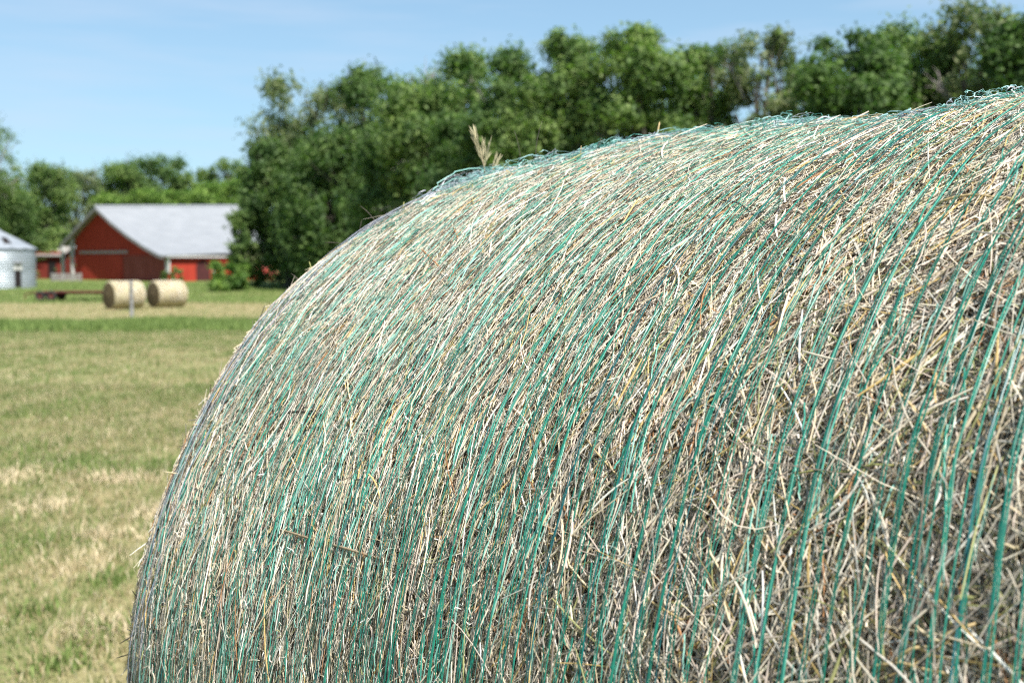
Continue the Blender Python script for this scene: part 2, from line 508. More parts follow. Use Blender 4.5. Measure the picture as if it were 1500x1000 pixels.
# top stalks lying over the net
n = 6500
s = rng.uniform(0, BL, n); th = rng.uniform(LO, HI, n); ch = chaos_at(s, th)
parts.append(stalks(n, s, th, rng.gamma(2, .018, n) + .012, rng.normal(0, 1, n) * (.2 + .6 * ch), rng.uniform(.0007, .0018, n), rng.uniform(.002, .006, n),
                    rng.normal(0, 1, n) * rng.choice([.04, .18], n, p=[.75, .25]), rng.normal(0, .12, n), rng.normal(0, .5, n), pick(n, [5, 3, 3, 1.5, .8, 1, .6, .6, 4, .5])))
# broad flat leaf flakes and thick stems pressed under and over the net
n = 9000
s = rng.uniform(0, BL, n); th = rng.uniform(LO, HI, n); ch = chaos_at(s, th)
parts.append(stalks(n, s, th, rng.uniform(.008, .03, n), rng.normal(0, 1, n) * (.3 + .7 * ch), rng.uniform(.0018, .0044, n), rng.uniform(-.010, .000, n),
                    rng.normal(0, .15, n), rng.normal(0, .5, n), rng.normal(0, .6, n), pick(n, [3, 4, 3, 4, 1.2, .6, 1, .5, 1, 2.5]), 4))
n = 700
s = rng.uniform(.1, BL, n); th = rng.uniform(LO, HI, n); ch = chaos_at(s, th)
parts.append(stalks(n, s, th, rng.uniform(.04, .15, n), rng.normal(0, 1, n) * (.2 + .8 * ch), rng.uniform(.0013, .0027, n), rng.uniform(-.006, .003, n),
                    rng.normal(0, .03, n), rng.normal(0, .10, n), rng.normal(0, .3, n), pick(n, [2, 5, 2.5, 2.5, 1, 1.4, 1.2, .5, .2, 1.2])))
# fringe: ends that stand off the shoulder and the crest
for n, slo, shi, tlo, thi, tl_ in ((17000, -.016, .03, -.9, 1.6, .06), (5200, -.016, .02, -.9, 1.6, .34), (1400, .0, BL, .95, 1.7, .28)):
    s = rng.uniform(slo, shi, n); th = rng.uniform(tlo, thi, n)
    parts.append(stalks(n, s, th, np.minimum(rng.gamma(2, .008, n) + .010, .045), rng.normal(0, .40, n), rng.uniform(.0009, .0022, n), rng.uniform(.000, .006, n),
                        rng.normal(0, tl_, n), rng.normal(0, .35, n), rng.normal(0, .6, n), pick(n, [5, 4, 2, 2, 1.2, 1, .8, .5, 2, 1])))
# the rounded left shoulder and end face
n = 14000
r = np.sqrt(rng.uniform(.0, 1, n)); th = rng.uniform(-1.2, 4.3, n); L = rng.uniform(.03, .12, n); k = 4
t = np.linspace(-.5, .5, k)[None]; a = rng.normal(0, .8, n)[:, None]
tt = th[:, None] + L[:, None] * t * np.cos(a) / (.2 + .6 * r[:, None]); rr = np.clip(r[:, None] + L[:, None] * t * np.sin(a) / BA, .02, .995)
e = bpos(np.zeros_like(tt), tt, -.02)
off = np.interp(rr, [.1, .4, .7, .92, 1], [.065, .06, .045, .02, 0]) + rng.uniform(.0, .012, n)[:, None]
C = np.stack([e[..., 0] - off, e[..., 1] * rr, BZ + (e[..., 2] - BZ) * rr], -1)
Nn = np.zeros_like(C); Nn[..., 0] = -1
V, Q = ribbon(C, Nn, rng.uniform(.0012, .0034, n), rng.normal(0, .6, n))
parts.append((V, Q, np.repeat(pick(n, [4, 4, 2, 3, 1.5, 1, 1, .5, 1.5, 2]), k * 3, 0)))
V, Q, C = stack_meshes(parts)
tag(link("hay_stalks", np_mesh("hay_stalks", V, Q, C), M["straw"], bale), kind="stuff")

# ---- net wrap: bundles of flat green filaments round the bale, thin ones zigzagging between
NK = 330
tn = np.linspace(R_(-80), R_(260), NK)


def net_lines(s0, amp, seed, dmean, damp, slope=0.0):
    """s0 (n,) -> polylines that wander sideways and dip below the stalks"""
    n = len(s0); x = tn[None] * 3.0 + np.arange(n)[:, None] * 13.7
    w = (vnoise(x, 0 * x + seed, seed) - .5) * 2 * amp
    d = dmean + damp * (vnoise(x * 4.0, 0 * x + seed + 3, seed + 5) - .5) * 2
    ss = np.clip(s0[:, None] + w + slope * tn[None], .001, BL - .001)
    return ss, np.broadcast_to(tn, ss.shape), d


NETPAL = np.array([(.022, .27, .18), (.04, .34, .24), (.014, .19, .14), (.10, .44, .33), (.016, .15, .16), (.30, .60, .50)])
strand_s = []
x = .012
while x < BL - .01:
    strand_s.append(x); x += .0136 * rng.uniform(.88, 1.12)
strand_s = np.array(strand_s)
nparts = []


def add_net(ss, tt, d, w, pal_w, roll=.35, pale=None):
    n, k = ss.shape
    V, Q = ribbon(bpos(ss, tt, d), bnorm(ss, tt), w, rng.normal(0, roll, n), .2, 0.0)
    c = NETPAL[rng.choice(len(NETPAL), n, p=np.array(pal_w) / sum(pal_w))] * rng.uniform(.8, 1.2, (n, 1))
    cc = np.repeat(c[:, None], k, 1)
    if pale is not None: cc = cc + (np.array((.34, .62, .52)) - cc) * pale[..., None]  # paints the washed-out sunlit look into the strand colour
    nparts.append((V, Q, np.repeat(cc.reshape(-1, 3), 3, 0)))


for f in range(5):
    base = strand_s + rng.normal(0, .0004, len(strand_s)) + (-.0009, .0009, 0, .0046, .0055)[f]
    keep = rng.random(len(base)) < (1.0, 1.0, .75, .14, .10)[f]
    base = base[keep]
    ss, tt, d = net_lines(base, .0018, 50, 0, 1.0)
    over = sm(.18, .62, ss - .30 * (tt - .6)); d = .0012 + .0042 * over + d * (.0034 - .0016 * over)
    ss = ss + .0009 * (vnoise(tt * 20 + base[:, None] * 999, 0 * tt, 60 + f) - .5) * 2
    add_net(ss, tt, d, rng.uniform(.0006, .0011, len(base))[:, None] * (.72 + .28 * over), [4, 4, 3, 1.8, .9, .7], pale=.75 * (1 - over) * sm(.2, .9, tt))  # upper left strands carry the sunlit mint wash in their colour
# fine cross threads running slantwise from strand to strand
seg_s, seg_t, seg_l, seg_d = [], [], [], []
n = 17000
s = rng.uniform(0, BL, n); th = rng.uniform(R_(-60), R_(160), n)
far = sm(.95, .35, s)
keep = rng.random(n) < .3 + .7 * far; s, th = s[keep], th[keep]; n = len(s)
k = 9; t = np.linspace(-.5, .5, k)[None]
L = rng.uniform(.02, .09, n); ds = rng.choice([-1, 1], n) * rng.uniform(.002, .012, n)
ss = np.clip(s[:, None] + ds[:, None] * t + .0012 * (vnoise(t * 9 + s[:, None] * 777, 0 * t + th[:, None] * 9, 71) - .5), .001, BL - .001)
tt = th[:, None] + L[:, None] * t / BA
dd = .0026 + .0030 * (vnoise(t * 6 + s[:, None] * 333, 0 * t + th[:, None] * 5, 72) - .4)
add_net(ss, tt, dd, rng.uniform(.0004, .0011, n), [1, 2, .6, 4, .3, 7], .6)
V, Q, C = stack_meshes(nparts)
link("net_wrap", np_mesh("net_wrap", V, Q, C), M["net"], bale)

# white and lilac edge strands of the net at the far left shoulder
nparts = []
base = np.concatenate([rng.uniform(.016, .040, 3), rng.uniform(.045, .11, 11)])
ss, tt, d = net_lines(base, .005, 80, .0035, .0045)
V, Q = ribbon(bpos(ss, tt, d), bnorm(ss, tt), rng.uniform(.0007, .0017, len(base)), rng.normal(0, .3, len(base)), .2, 0)
c = np.array([(.72, .72, .76), (.62, .62, .72), (.78, .76, .77), (.50, .56, .68)])[rng.integers(0, 4, len(base))]
link("net_edge_band", np_mesh("net_edge_band", V, Q, np.repeat(c, NK * 3, 0)), M["net"], bale)


# ---- where the bale's outline lies, seen from the photographer's place (used to put tufts on the crest)
def to_world(P):
    c, s_ = math.cos(-PHI), math.sin(-PHI)
    return np.stack([BX + P[..., 0] * c - P[..., 1] * s_, BY + P[..., 0] * s_ + P[..., 1] * c, P[..., 2]], -1)


def project(P):
    c, s_ = math.cos(PITCH), math.sin(PITCH)
    z = P[..., 2] - CAM_H; fw = P[..., 1] * c - z * s_; up = z * c + P[..., 1] * s_
    return np.stack([750 + F_PX * P[..., 0] / fw, 500 - F_PX * up / fw], -1), fw


_SS, _TT = np.meshgrid(np.linspace(.0, BL, 330), np.linspace(R_(-60), R_(150), 420), indexing="ij")
_PP, _FW = project(to_world(bpos(_SS, _TT, 0 * _SS)))
_NW = to_world(bnorm(_SS, _TT)) - np.array([BX, BY, 0])
_VIS = ((to_world(bpos(_SS, _TT, 0 * _SS)) - np.array([0, 0, CAM_H])) * _NW).sum(-1) < .02


def st_at(px, py):
    """surface parameters of the bale under a spot of the photo"""
    d = np.where(_VIS, (_PP[..., 0] - px) ** 2 + (_PP[..., 1] - py) ** 2, 1e9)
    i_, j_ = np.unravel_index(np.argmin(d), d.shape)
    return _SS[i_, j_], _TT[i_, j_]


def crest(px):
    m = np.where(np.abs(_PP[..., 0] - px) < 4, _PP[..., 1], 1e9)
    i_, j_ = np.unravel_index(np.argmin(m), m.shape); return _SS[i_, j_], _TT[i_, j_]


def one_stalk(name, P, w, mat, color, label=None, n_side=6):
    """a single round stalk along local points P"""
    mb = MB(); P = np.asarray(P); r = np.full(len(P), w / 2); r[-1] *= .4
    mb.tube(P, r, n_side)
    o = mb.build(name, mat, bale, True)
    if label: o["label"] = label
    return o


def solid(name, c, rough=.6):
    k = NT(name); tc = k.node("TexCoord"); n = k.noise(tc.outputs["Object"], 220, 3)
    return k.bsdf(k.mix(1.0, c, k.ramp(n, [(.3, .65), (.7, 1.1)]), "MULTIPLY"), rough, .25)


M["stalk_pale"] = solid("pale_stalk", (.62, .52, .33)); M["stalk_gold"] = solid("gold_stalk", (.48, .36, .18))
M["stalk_brown"] = solid("brown_stalk", (.30, .235, .15)); M["stalk_dark"] = solid("dark_twig", (.09, .075, .06)); M["stalk_rust"] = solid("rusty_stalk", (.42, .19, .08)); M["stalk_olive"] = solid("olive_stalk", (.30, .30, .11))


def spot_line(pts, lift):
    """local polyline on the bale through photo spots, lifted off the surface"""
    st = np.array([st_at(*p) for p in pts]); k = np.linspace(0, len(pts) - 1, 4 * (len(pts) - 1) + 1)
    s_ = np.interp(k, range(len(pts)), st[:, 0]); t_ = np.interp(k, range(len(pts)), st[:, 1])
    l = np.interp(k, np.linspace(0, len(pts) - 1, len(np.atleast_1d(lift))), np.atleast_1d(lift)) + .0012 * np.sin(k * 5.1 + pts[0][0])
    return bpos(s_, t_, l)


# stalks and twigs one can pick out on the bale's face
for pts, w, m, nm in (
        ([(405, 612), (440, 604), (470, 602)], .0050, "stalk_dark", "dark_twig"),
        ([(440, 604), (462, 592), (468, 606)], .0030, "stalk_dark", "dark_twig"),
        ([(380, 772), (440, 785), (500, 796), (562, 818)], .0046, "stalk_brown", "loose_stalk"),
        ([(395, 640), (398, 605), (410, 575)], .0030, "stalk_dark", "dark_twig"),
        ([(1045, 290), (1085, 300), (1130, 335), (1175, 362)], .0028, "stalk_dark", "dark_twig"),
        ([(795, 372), (835, 378), (862, 402)], .0030, "stalk_dark", "dark_twig"),
        ([(800, 400), (822, 425), (828, 438)], .0032, "stalk_dark", "dark_twig"),
        ([(615, 366), (632, 382), (646, 394)], .0028, "stalk_rust", "rusty_stalk"),
        ([(664, 330), (668, 346), (672, 354)], .0026, "stalk_rust", "rusty_stalk"),
        ([(697, 310), (694, 285), (697, 270)], .0026, "stalk_olive", "loose_stalk"),
        ([(1300, 560), (1345, 610), (1375, 680), (1395, 740)], .0034, "stalk_gold", "loose_stalk"),
        ([(1258, 985), (1320, 980), (1370, 992), (1400, 999)], .0034, "stalk_gold", "loose_stalk"),
        ([(1290, 975), (1340, 950), (1380, 930), (1430, 915)], .0040, "stalk_gold", "loose_stalk"),
        ([(1335, 900), (1365, 930), (1388, 952)], .0028, "stalk_pale", "loose_stalk"),
        ([(1470, 790), (1488, 797), (1499, 803)], .0030, "stalk_pale", "loose_stalk"),
        ([(1400, 850), (1430, 838), (1465, 820), (1495, 808)], .0026, "stalk_dark", "dark_twig"),
        ([(1215, 800), (1250, 755), (1285, 700)], .0026, "stalk_olive", "loose_stalk"),
        ([(1150, 688), (1240, 695), (1330, 682)], .0026, "stalk_olive", "loose_stalk"),
        ([(1265, 610), (1310, 650), (1325, 665)], .0030, "stalk_pale", "loose_stalk"),
        ([(1360, 565), (1390, 585), (1410, 605)], .0034, "stalk_pale", "loose_stalk"),
        ([(1370, 300), (1420, 288), (1470, 290), (1499, 300)], .0045, "stalk_gold", "loose_stalk"),
        ([(640, 745), (665, 800), (700, 850)], .0030, "stalk_dark", "dark_twig"),
        ([(510, 545), (518, 600), (522, 660)], .0030, "stalk_pale", "loose_stalk"),
        ([(820, 760), (835, 830), (870, 880)], .0028, "stalk_pale", "loose_stalk"),
        ([(1030, 790), (1060, 850), (1075, 920)], .0030, "stalk_pale", "loose_stalk"),
        ([(1100, 610), (1080, 560), (1060, 520)], .0026, "stalk_pale", "loose_stalk"),
        ([(860, 640), (900, 690), (920, 720)], .0028, "stalk_gold", "loose_stalk"),
        ([(560, 600), (600, 590), (640, 605)], .0025, "stalk_dark", "dark_twig"),
        ([(940, 880), (1000, 900), (1050, 890)], .0030, "stalk_gold", "loose_stalk"),
        ([(700, 520), (730, 470), (770, 400)], .0026, "stalk_pale", "loose_stalk"),
        ([(595, 640), (625, 560), (650, 520)], .0030, "stalk_pale", "loose_stalk"),
        ([(520, 760), (535, 700), (560, 640)], .0028, "stalk_pale", "loose_stalk")):
    one_stalk(nm, spot_line(pts, [-.001, .003, .0, .003, -.001]), w * .45, M[m], None)

# stalks that stick out past the outline
def sticking(px, py, dx, dy, length, w, m, curl=0.0, name="loose_stalk"):
    s_, t_ = st_at(px, py)
    base = bpos(np.array(s_), np.array(t_), np.array(-.01))
    # offset in the picture plane turned into a direction in bale space
    right = np.array([math.cos(PHI), math.sin(PHI), 0]); up = np.array([0, 0, 1.0]); toward = np.array([math.sin(PHI) * -1, math.cos(PHI), 0])
    dv = dx * right - dy * up + .15 * toward; dv /= np.linalg.norm(dv)
    side = np.cross(dv, toward)
    k = np.linspace(0, 1, 9)
    length = length * .8; P = base + dv * (k * length)[:, None] + side * (curl * length * k ** 2)[:, None]
    one_stalk(name, P, w * .9, M[m], None)


for a in ((510, 362, -1, .30, .075, .0030, "stalk_pale"), (500, 372, -1, .15, .05, .0026, "stalk_pale"), (455, 405, -1, .45, .045, .0030, "stalk_pale"), (452, 400, -.3, -1, .03, .0016, "stalk_olive"),
          (590, 308, -1, .25, .05, .0030, "stalk_pale"), (598, 306, -.6, .3, .045, .0025, "stalk_pale"), (578, 310, .15, -1, .03, .0016, "stalk_olive"), (640, 285, -1, .5, .04, .0024, "stalk_pale"),
          (555, 322, -.9, .25, .04, .0022, "stalk_pale"), (395, 470, -1, .5, .045, .0026, "stalk_pale"), (385, 485, -1, .7, .035, .0024, "stalk_pale"), (360, 520, -.8, .7, .04, .0022, "stalk_pale"),
          (300, 612, -1, .05, .03, .0018, "stalk_gold"), (270, 692, -1, -.1, .04, .0012, "stalk_pale"), (250, 735, -.5, 1, .05, .0018, "stalk_gold"), (225, 800, -.5, 1, .05, .0020, "stalk_gold"),
          (212, 860, -.5, 1, .06, .0018, "stalk_gold"), (205, 915, -.8, .5, .05, .0014, "stalk_dark"), (203, 950, -.9, .3, .05, .0014, "stalk_dark"), (206, 880, -.6, .9, .05, .0016, "stalk_dark"),
          (330, 560, -.7, .8, .05, .0022, "stalk_pale"), (955, 205, .22, -1, .042, .0024, "stalk_gold"), (1163, 190, -.05, -1, .02, .0020, "stalk_gold"), (1198, 188, 0, -1, .018, .0018, "stalk_gold"),
          (925, 214, -.2, -1, .02, .0020, "stalk_gold"), (780, 245, -1, -1, .025, .0020, "stalk_dark"), (1275, 178, .9, -.35, .03, .0018, "stalk_gold"), (845, 232, .1, -1, .03, .0012, "stalk_gold")):
    sticking(*a)
for a in ((545, 328, .1, -1, .04, .0009, "stalk_dark", .8), (510, 352, -1, -.6, .045, .0009, "stalk_dark", .35), (520, 345, -.4, -1, .035, .0008, "stalk_dark", -.4), (750, 250, .9, -1, .06, .0008, "stalk_dark", .9),
          (790, 240, -.9, -1, .06, .0008, "stalk_dark", -.9), (845, 235, 1, -.8, .05, .0008, "stalk_dark", .3), (440, 420, -.2, -1, .03, .0009, "stalk_dark", .5), (1080, 195, .6, -1, .03, .0008, "stalk_dark", .8)):
    sticking(*a, name="curled_fibre")


# ---- tangled scraps of net along the crest
def net_tuft(x0, x1, hgt, n, white, seed):
    r = np.random.default_rng(seed); parts_ = []
    cols = np.array([(.12, .44, .36), (.30, .58, .52), (.42, .66, .62), (.36, .60, .60)]); wc = np.array([(.60, .62, .68), (.45, .52, .62), (.7, .7, .72)])
    C_, col_ = [], []
    k = 16; t = np.linspace(0, 1, k)
    for q in range(n):
        xa = r.uniform(x0, x1); xb = np.clip(xa + r.normal(0, (x1 - x0) * .28), x0 - 4, x1 + 4)
        (sa, ta), (sb, tb) = crest(xa), crest(xb)
        ta -= abs(r.normal(0, .05)); tb -= abs(r.normal(0, .05))
        s_ = sa + (sb - sa) * t + .004 * np.cumsum(r.normal(0, .35, k)); th_ = ta + (tb - ta) * t + .012 * np.cumsum(r.normal(0, .35, k))
        env = math.sin(math.pi * np.clip(((xa + xb) / 2 - x0) / (x1 - x0), .12, .88))
        h_ = hgt * .7 * env * r.uniform(.15, 1.0) * np.sin(np.pi * t) ** .7 + .0018 * np.cumsum(r.normal(0, .5, k))
        C_.append(bpos(np.clip(s_, .001, BL), th_, np.maximum(h_ + .002, .0)))
        col_.append((wc[r.integers(0, 3)] if r.random() < white else cols[r.integers(0, 4)]) * r.uniform(.8, 1.2))
    C_ = np.array(C_); N_ = np.zeros_like(C_); N_[..., 2] = 1; N_[..., 1] = .3
    V_, Q_ = ribbon(C_, N_, r.uniform(.0004, .0013, n), r.normal(0, .9, n), .2, 0)
    link("net_tuft", np_mesh("net_tuft", V_, Q_, np.repeat(np.array(col_), k * 3, 0)), M["net"], bale)


for a in ((682, 712, .022, 42, .75, 1), (700, 775, .020, 90, .3, 2), (796, 832, .030, 26, .05, 3), (835, 905, .008, 30, .1, 12), (872, 935, .016, 60, .1, 4), (940, 1070, .012, 80, .12, 5), (1110, 1235, .016, 110, .1, 6), (1180, 1215, .018, 30, .4, 7),
          (1420, 1465, .016, 18, .05, 8), (1455, 1520, .010, 30, .15, 9), (1300, 1420, .006, 40, .15, 10), (1385, 1410, .008, 12, .6, 11)):
    net_tuft(*a)

# ---- the dry grass head that stands up from the net scrap
def seed_head(px, py, lean, length, spikes, seed):
    r = np.random.default_rng(seed)
    s_, t_ = crest(px); base = bpos(np.array(s_), np.array(t_), np.array(-.01))
    right = np.array([math.cos(PHI), math.sin(PHI), 0]); tow = np.array([-math.sin(PHI), math.cos(PHI), 0]); up = np.array([0, 0, 1.0])
    k = np.linspace(0, 1, 8)
    stem = base + np.outer(k * length, up) + np.outer(lean * length * k ** 1.5, right)
    o = one_stalk("seed_head", stem, .0014, M["seed"], None)
    o.data.color_attributes.new("tone", "FLOAT_COLOR", "POINT").data.foreach_set("color", np.tile((.5, .40, .26, 1), len(o.data.vertices)).astype(np.float32))
    for f, sd, ln in spikes:
        p = base + up * f * length + right * lean * length * f ** 1.5
        d = up + right * (lean * .9 + sd) + tow * r.normal(0, .15); d /= np.linalg.norm(d)
        C_, w_, c_ = [], [], []
        for q in range(9):
            dd = d + .13 * r.normal(0, 1, 3); dd /= np.linalg.norm(dd); kk = np.linspace(0, 1, 6)
            C_.append(p + d * ln * q / 8 + np.outer(kk * ln * r.uniform(.6, 1), dd)); w_.append(r.uniform(.0006, .0012)); c_.append(np.array((.60, .54, .34)) * r.uniform(.75, 1.2))
        C_ = np.array(C_); N_ = np.zeros_like(C_) + tow * -1
        V_, Q_ = ribbon(C_, N_, np.array(w_), r.normal(0, .5, 9), .45, .9)
        link("spikelet", np_mesh("spikelet", V_, Q_, np.repeat(np.array(c_), 6 * 3, 0)), M["seed"], o)


seed_head(708, 250, -.22, .050, [(.42, .05, 0.0186), (.5, -.12, 0.0211), (.56, .22, 0.0211), (.62, -.05, 0.0223), (.7, -.22, 0.0211), (.78, .0, 0.0223), (.86, -.08, 0.0211), (.9, -.15, 0.0186), (.50, .5, 0.0223), (.44, .4, 0.0186)], 1)
seed_head(714, 250, .10, .026, [(.5, .3, 0.0149), (.7, .5, 0.0149), (.85, .2, 0.0124)], 2)

# ------------------------------------------------------------------ trees
def tube_np(P, r, n=5):
    k = len(P); T = np.gradient(P, axis=0); T /= np.linalg.norm(T, axis=-1, keepdims=True) + 1e-9
    A = np.cross(T, np.array([.31, .17, .93])); A /= np.linalg.norm(A, axis=-1, keepdims=True) + 1e-9; B = np.cross(T, A)
    an = np.arange(n) / n * 2 * np.pi
    V = P[:, None] + r[:, None, None] * (np.cos(an)[None, :, None] * A[:, None] + np.sin(an)[None, :, None] * B[:, None])
    i_, j_ = np.meshgrid(np.arange(k - 1), np.arange(n), indexing="ij")
    Q = np.stack([i_ * n + j_, i_ * n + (j_ + 1) % n, (i_ + 1) * n + (j_ + 1) % n, (i_ + 1) * n + j_], -1).reshape(-1, 4)
    return V.reshape(-1, 3), Q


def limb(a, b, r0, r1, sag, r):
    k = np.linspace(0, 1, 7)[:, None]; P = a + (b - a) * k
    P = P + np.sin(np.pi * k) * r.normal(0, sag, 3) * np.linalg.norm(b - a); P[:, 2:] += .12 * np.sin(np.pi * k) * np.linalg.norm(b - a)
    return tube_np(P, r0 + (r1 - r0) * k[:, 0])


def tree(name, label, cat, px, top, hw, Y, leaf="leaf_mid", base=None, leaves=11000, size=.20, gap=.25, dead=0, group=None, blob=None, flat=.8, seed=0, bush=False, crown_name="crown"):
    r = np.random.default_rng(1000 + seed + int(px) * 7 + int(top))
    Y = Y * KY; sc = Y / F_PX
    x = (px - 750) * sc; g0 = float(gz(x, Y)); zt = CAM_H + (H_PX - top) * sc; H = zt - g0; W = hw * sc
    root = empty(name, (x, Y, g0), 0)
    tag(root, label, cat, group)
    if 'shelter belt' in (group or ''): W *= 1.18
    zb = (.03 if bush else (.05 if base is None else base)) * H
    D = W * .85
    ph0 = r.uniform(0, 10)
    nb = 120 if not bush else 40
    zf = np.array([0, .12, .35, .6, .8, .92, 1.0]); wf = np.array([.62, .85, 1.0, 1.0, .90, .72, .50]) if not bush else np.array([.8, 1, 1, .9, .75, .5, .25])
    zz_ = np.linspace(0, 1, 60); cw = np.cumsum(np.interp(zz_, zf, wf)); h_ = np.interp(r.uniform(0, 1, nb), cw / cw[-1], zz_)
    az_ = r.uniform(0, 2 * np.pi, nb); rad_ = r.uniform(.12, 1, nb) ** .5
    lump = .70 + .48 * vnoise(az_ * 1.3 + ph0, h_ * 4 + ph0, 5)
    f_ = np.interp(h_, zf, wf) * rad_ * lump
    c = np.stack([f_ * W * np.cos(az_), f_ * D * np.sin(az_), zb + (H - zb) * h_], -1)
    br = W * (blob or .33) * r.uniform(.5, 1.3, nb); br = np.minimum(br, .2 * (H - zb) + .2)
    c[:, 2] = np.clip(c[:, 2], br * .5, H - br * .75)
    # the outline's highest clumps
    top_i = np.argsort(c[:, 2])[-4:]; c[top_i[-1], 2] = H - br[top_i[-1]] * .75
    c[:, 0] = np.clip(c[:, 0], -W + br * .7, W - br * .7)
    # leaves: spread through every clump, more of them near its skin
    wgt = br ** 2 * r.uniform(.45, 1.3, nb); cnt = r.multinomial(int(leaves * (3.4 if not bush else 1.3)), wgt / wgt.sum())
    idx = np.repeat(np.arange(nb), cnt); m = len(idx)
    u = r.normal(0, 1, (m, 3)); u /= np.linalg.norm(u, axis=1, keepdims=True)
    rad = r.uniform(0, 1, m) ** .5 * (1 + .30 * r.normal(0, 1, m).clip(-1, 1.5))
    sub = .75 + .5 * vnoise(u[:, 0] * 2.5 + idx * 3.1, u[:, 1] * 2.5 + u[:, 2] * 3, 9)
    P = c[idx] + u * (rad * br[idx] * sub)[:, None] * np.array([1, 1, flat])
    keep = (vnoise(P[:, 0] * 1.1 + px, P[:, 2] * 1.1 + P[:, 1] * .7, 17) > gap) & (P[:, 2] > .05)
    P, u = P[keep], u[keep]; m = len(P)
    nrm = u + r.normal(0, .7, (m, 3)) + np.array([0, 0, .35]); nrm /= np.linalg.norm(nrm, axis=1, keepdims=True)
    a = np.cross(nrm, r.normal(0, 1, (m, 3))); a /= np.linalg.norm(a, axis=1, keepdims=True) + 1e-9; b = np.cross(nrm, a)
    ls = size * (.78 if not bush else 1) * r.uniform(.55, 1.35, m)[:, None]
    V = np.stack([P - a * ls * .9, P - b * ls * .42 + nrm * ls * .1, P + a * ls * .9, P + b * ls * .42 + nrm * ls * .1], 1).reshape(-1, 3)
    Q = np.arange(m * 4).reshape(-1, 4)
    link(crown_name, np_mesh(crown_name, V, Q, smooth=False), M[leaf], root)
    # trunk and limbs
    parts_ = []
    tr = max(.04, (.022 * H if not bush else .012 * H))
    ht = H * (.62 if not bush else .35)
    kk = np.linspace(0, 1, 9)
    tp = np.stack([.06 * H * np.sin(kk * 2.1 + ph0) * kk * .5, .05 * H * np.cos(kk * 2 + ph0) * kk * .5, kk * ht - .08 * (1 - kk)], -1)
    parts_.append(tube_np(tp, tr * (1.25 - .95 * kk), 8))
    for q in r.choice(nb, min(nb, 26 if not bush else 12), replace=False):
        f = np.clip((c[q][2] / H) * .75, .15, .95); p0 = np.array([np.interp(f, kk, tp[:, i_]) for i_ in range(3)])
        p0[2] = min(p0[2], c[q][2]); parts_.append(limb(p0, c[q], tr * (1.0 - .75 * f) * .7, tr * .1, .06, r))
        for w_ in range(3):
            parts_.append(limb(c[q] * .75 + p0 * .25, c[q] + r.normal(0, .6, 3) * br[q], tr * .14, tr * .04, .08, r))
    V, Q, b0 = [], [], 0
    for v, q in parts_: V.append(v); Q.append(q + b0); b0 += len(v)
    link("trunk" if not bush else "stem", np_mesh("trunk", np.concatenate(V), np.concatenate(Q)), M["bark"], root)
    for w_ in range(min(14, dead)):
        q = r.integers(0, nb); p0 = c[q] * np.array([.5, .5, .9]); d = (c[q] - np.array([0, 0, H * .45])); d /= np.linalg.norm(d) + 1e-6
        p1 = c[q] + d * br[q] * r.uniform(.5, 1.2); p1[2] = min(p1[2], H * .9)
        V, Q = limb(p0, p1, tr * .20, tr * .05, .02, r); V, Q, b0 = [V], [Q], len(V)
        for e_ in range(12):
            pa = p0 + (p1 - p0) * r.uniform(.3, 1); v, f = limb(pa, pa + (d + r.normal(0, .7, 3)) * br[q] * r.uniform(.4, 1.0), tr * .09, tr * .03, .03, r); V.append(v); Q.append(f + b0); b0 += len(v)
        link("dead_branch", np_mesh("dead_branch", np.concatenate(V), np.concatenate(Q)), M["dead"], root)
    return root


GR = "trees in the shelter belt behind the big bale"
# the tall row behind the big bale, right to left
tree("tree", "dark leafy tree cut by the right frame edge, behind the bale's highest point", "tree", 1505, 18, 62, 55, "leaf_dark", gap=.22, group=GR)
tree("tree", "tallest airy pale tree with sky showing through its thin crown", "tree", 1418, 2, 72, 57, "leaf_grey", leaves=8000, gap=.40, dead=16, group=GR)
tree("tree", "mid green rounded tree just left of the tallest airy pale tree", "tree", 1328, 30, 66, 60, "leaf_mid", gap=.25, group=GR)
tree("tree", "broad dense dark green dome shaped tree over the middle right of the bale", "tree", 1238, 42, 82, 57, "leaf_dark", leaves=17000, gap=.15, group=GR)
tree("tree", "thin greyish round topped tree full of dead twigs, left of the dark dome tree", "tree", 1108, 46, 60, 62, "leaf_grey", leaves=8000, gap=.40, dead=26, group=GR)
tree("tree", "olive green low tree in the dip between the twiggy grey tree and its green neighbour", "tree", 1030, 70, 50, 66, "leaf_mid", leaves=9000, gap=.28, dead=8, group=GR)
tree("tree", "bushy green tree behind the lone stalk standing on the bale's crest", "tree", 930, 46, 66, 63, "leaf_mid", leaves=13000, gap=.22, dead=5, group=GR)
tree("tree", "green tree with bright tufted top left of the tree behind the lone stalk", "tree", 830, 52, 62, 66, "leaf_mid", leaves=12000, gap=.24, dead=5, group=GR)
tree("tree", "darker green tree rising straight above the dry seed head", "tree", 738, 76, 58, 68, "leaf_dark", leaves=12000, gap=.22, dead=4, group=GR)
tree("tree", "broad olive tree with grey branches left of the seed head", "tree", 645, 74, 80, 82, "leaf_mid", size=.23, leaves=15000, gap=.26, dead=22, group=GR)
tree("tree", "dark shouldered tree between the broad olive tree and the pale end tree", "tree", 555, 96, 58, 100, "leaf_dark", size=.25, leaves=12000, gap=.22, dead=4, group=GR)
tree("tree", "pale loose crowned tree at the left end of the tall row", "tree", 458, 112, 74, 108, "leaf_grey", size=.27, leaves=13000, gap=.34, dead=10, group=GR)
tree("tree", "dark low tree leaning over the barn's right end", "tree", 422, 205, 56, 106, "leaf_dark", size=.27, base=.20, leaves=13000, gap=.24, group=GR)
tree("tree", "shaded dark tree filling the row's foot above the bale's left shoulder", "tree", 510, 190, 82, 100, "leaf_dark", size=.25, base=.08, leaves=15000, gap=.24, group=GR)
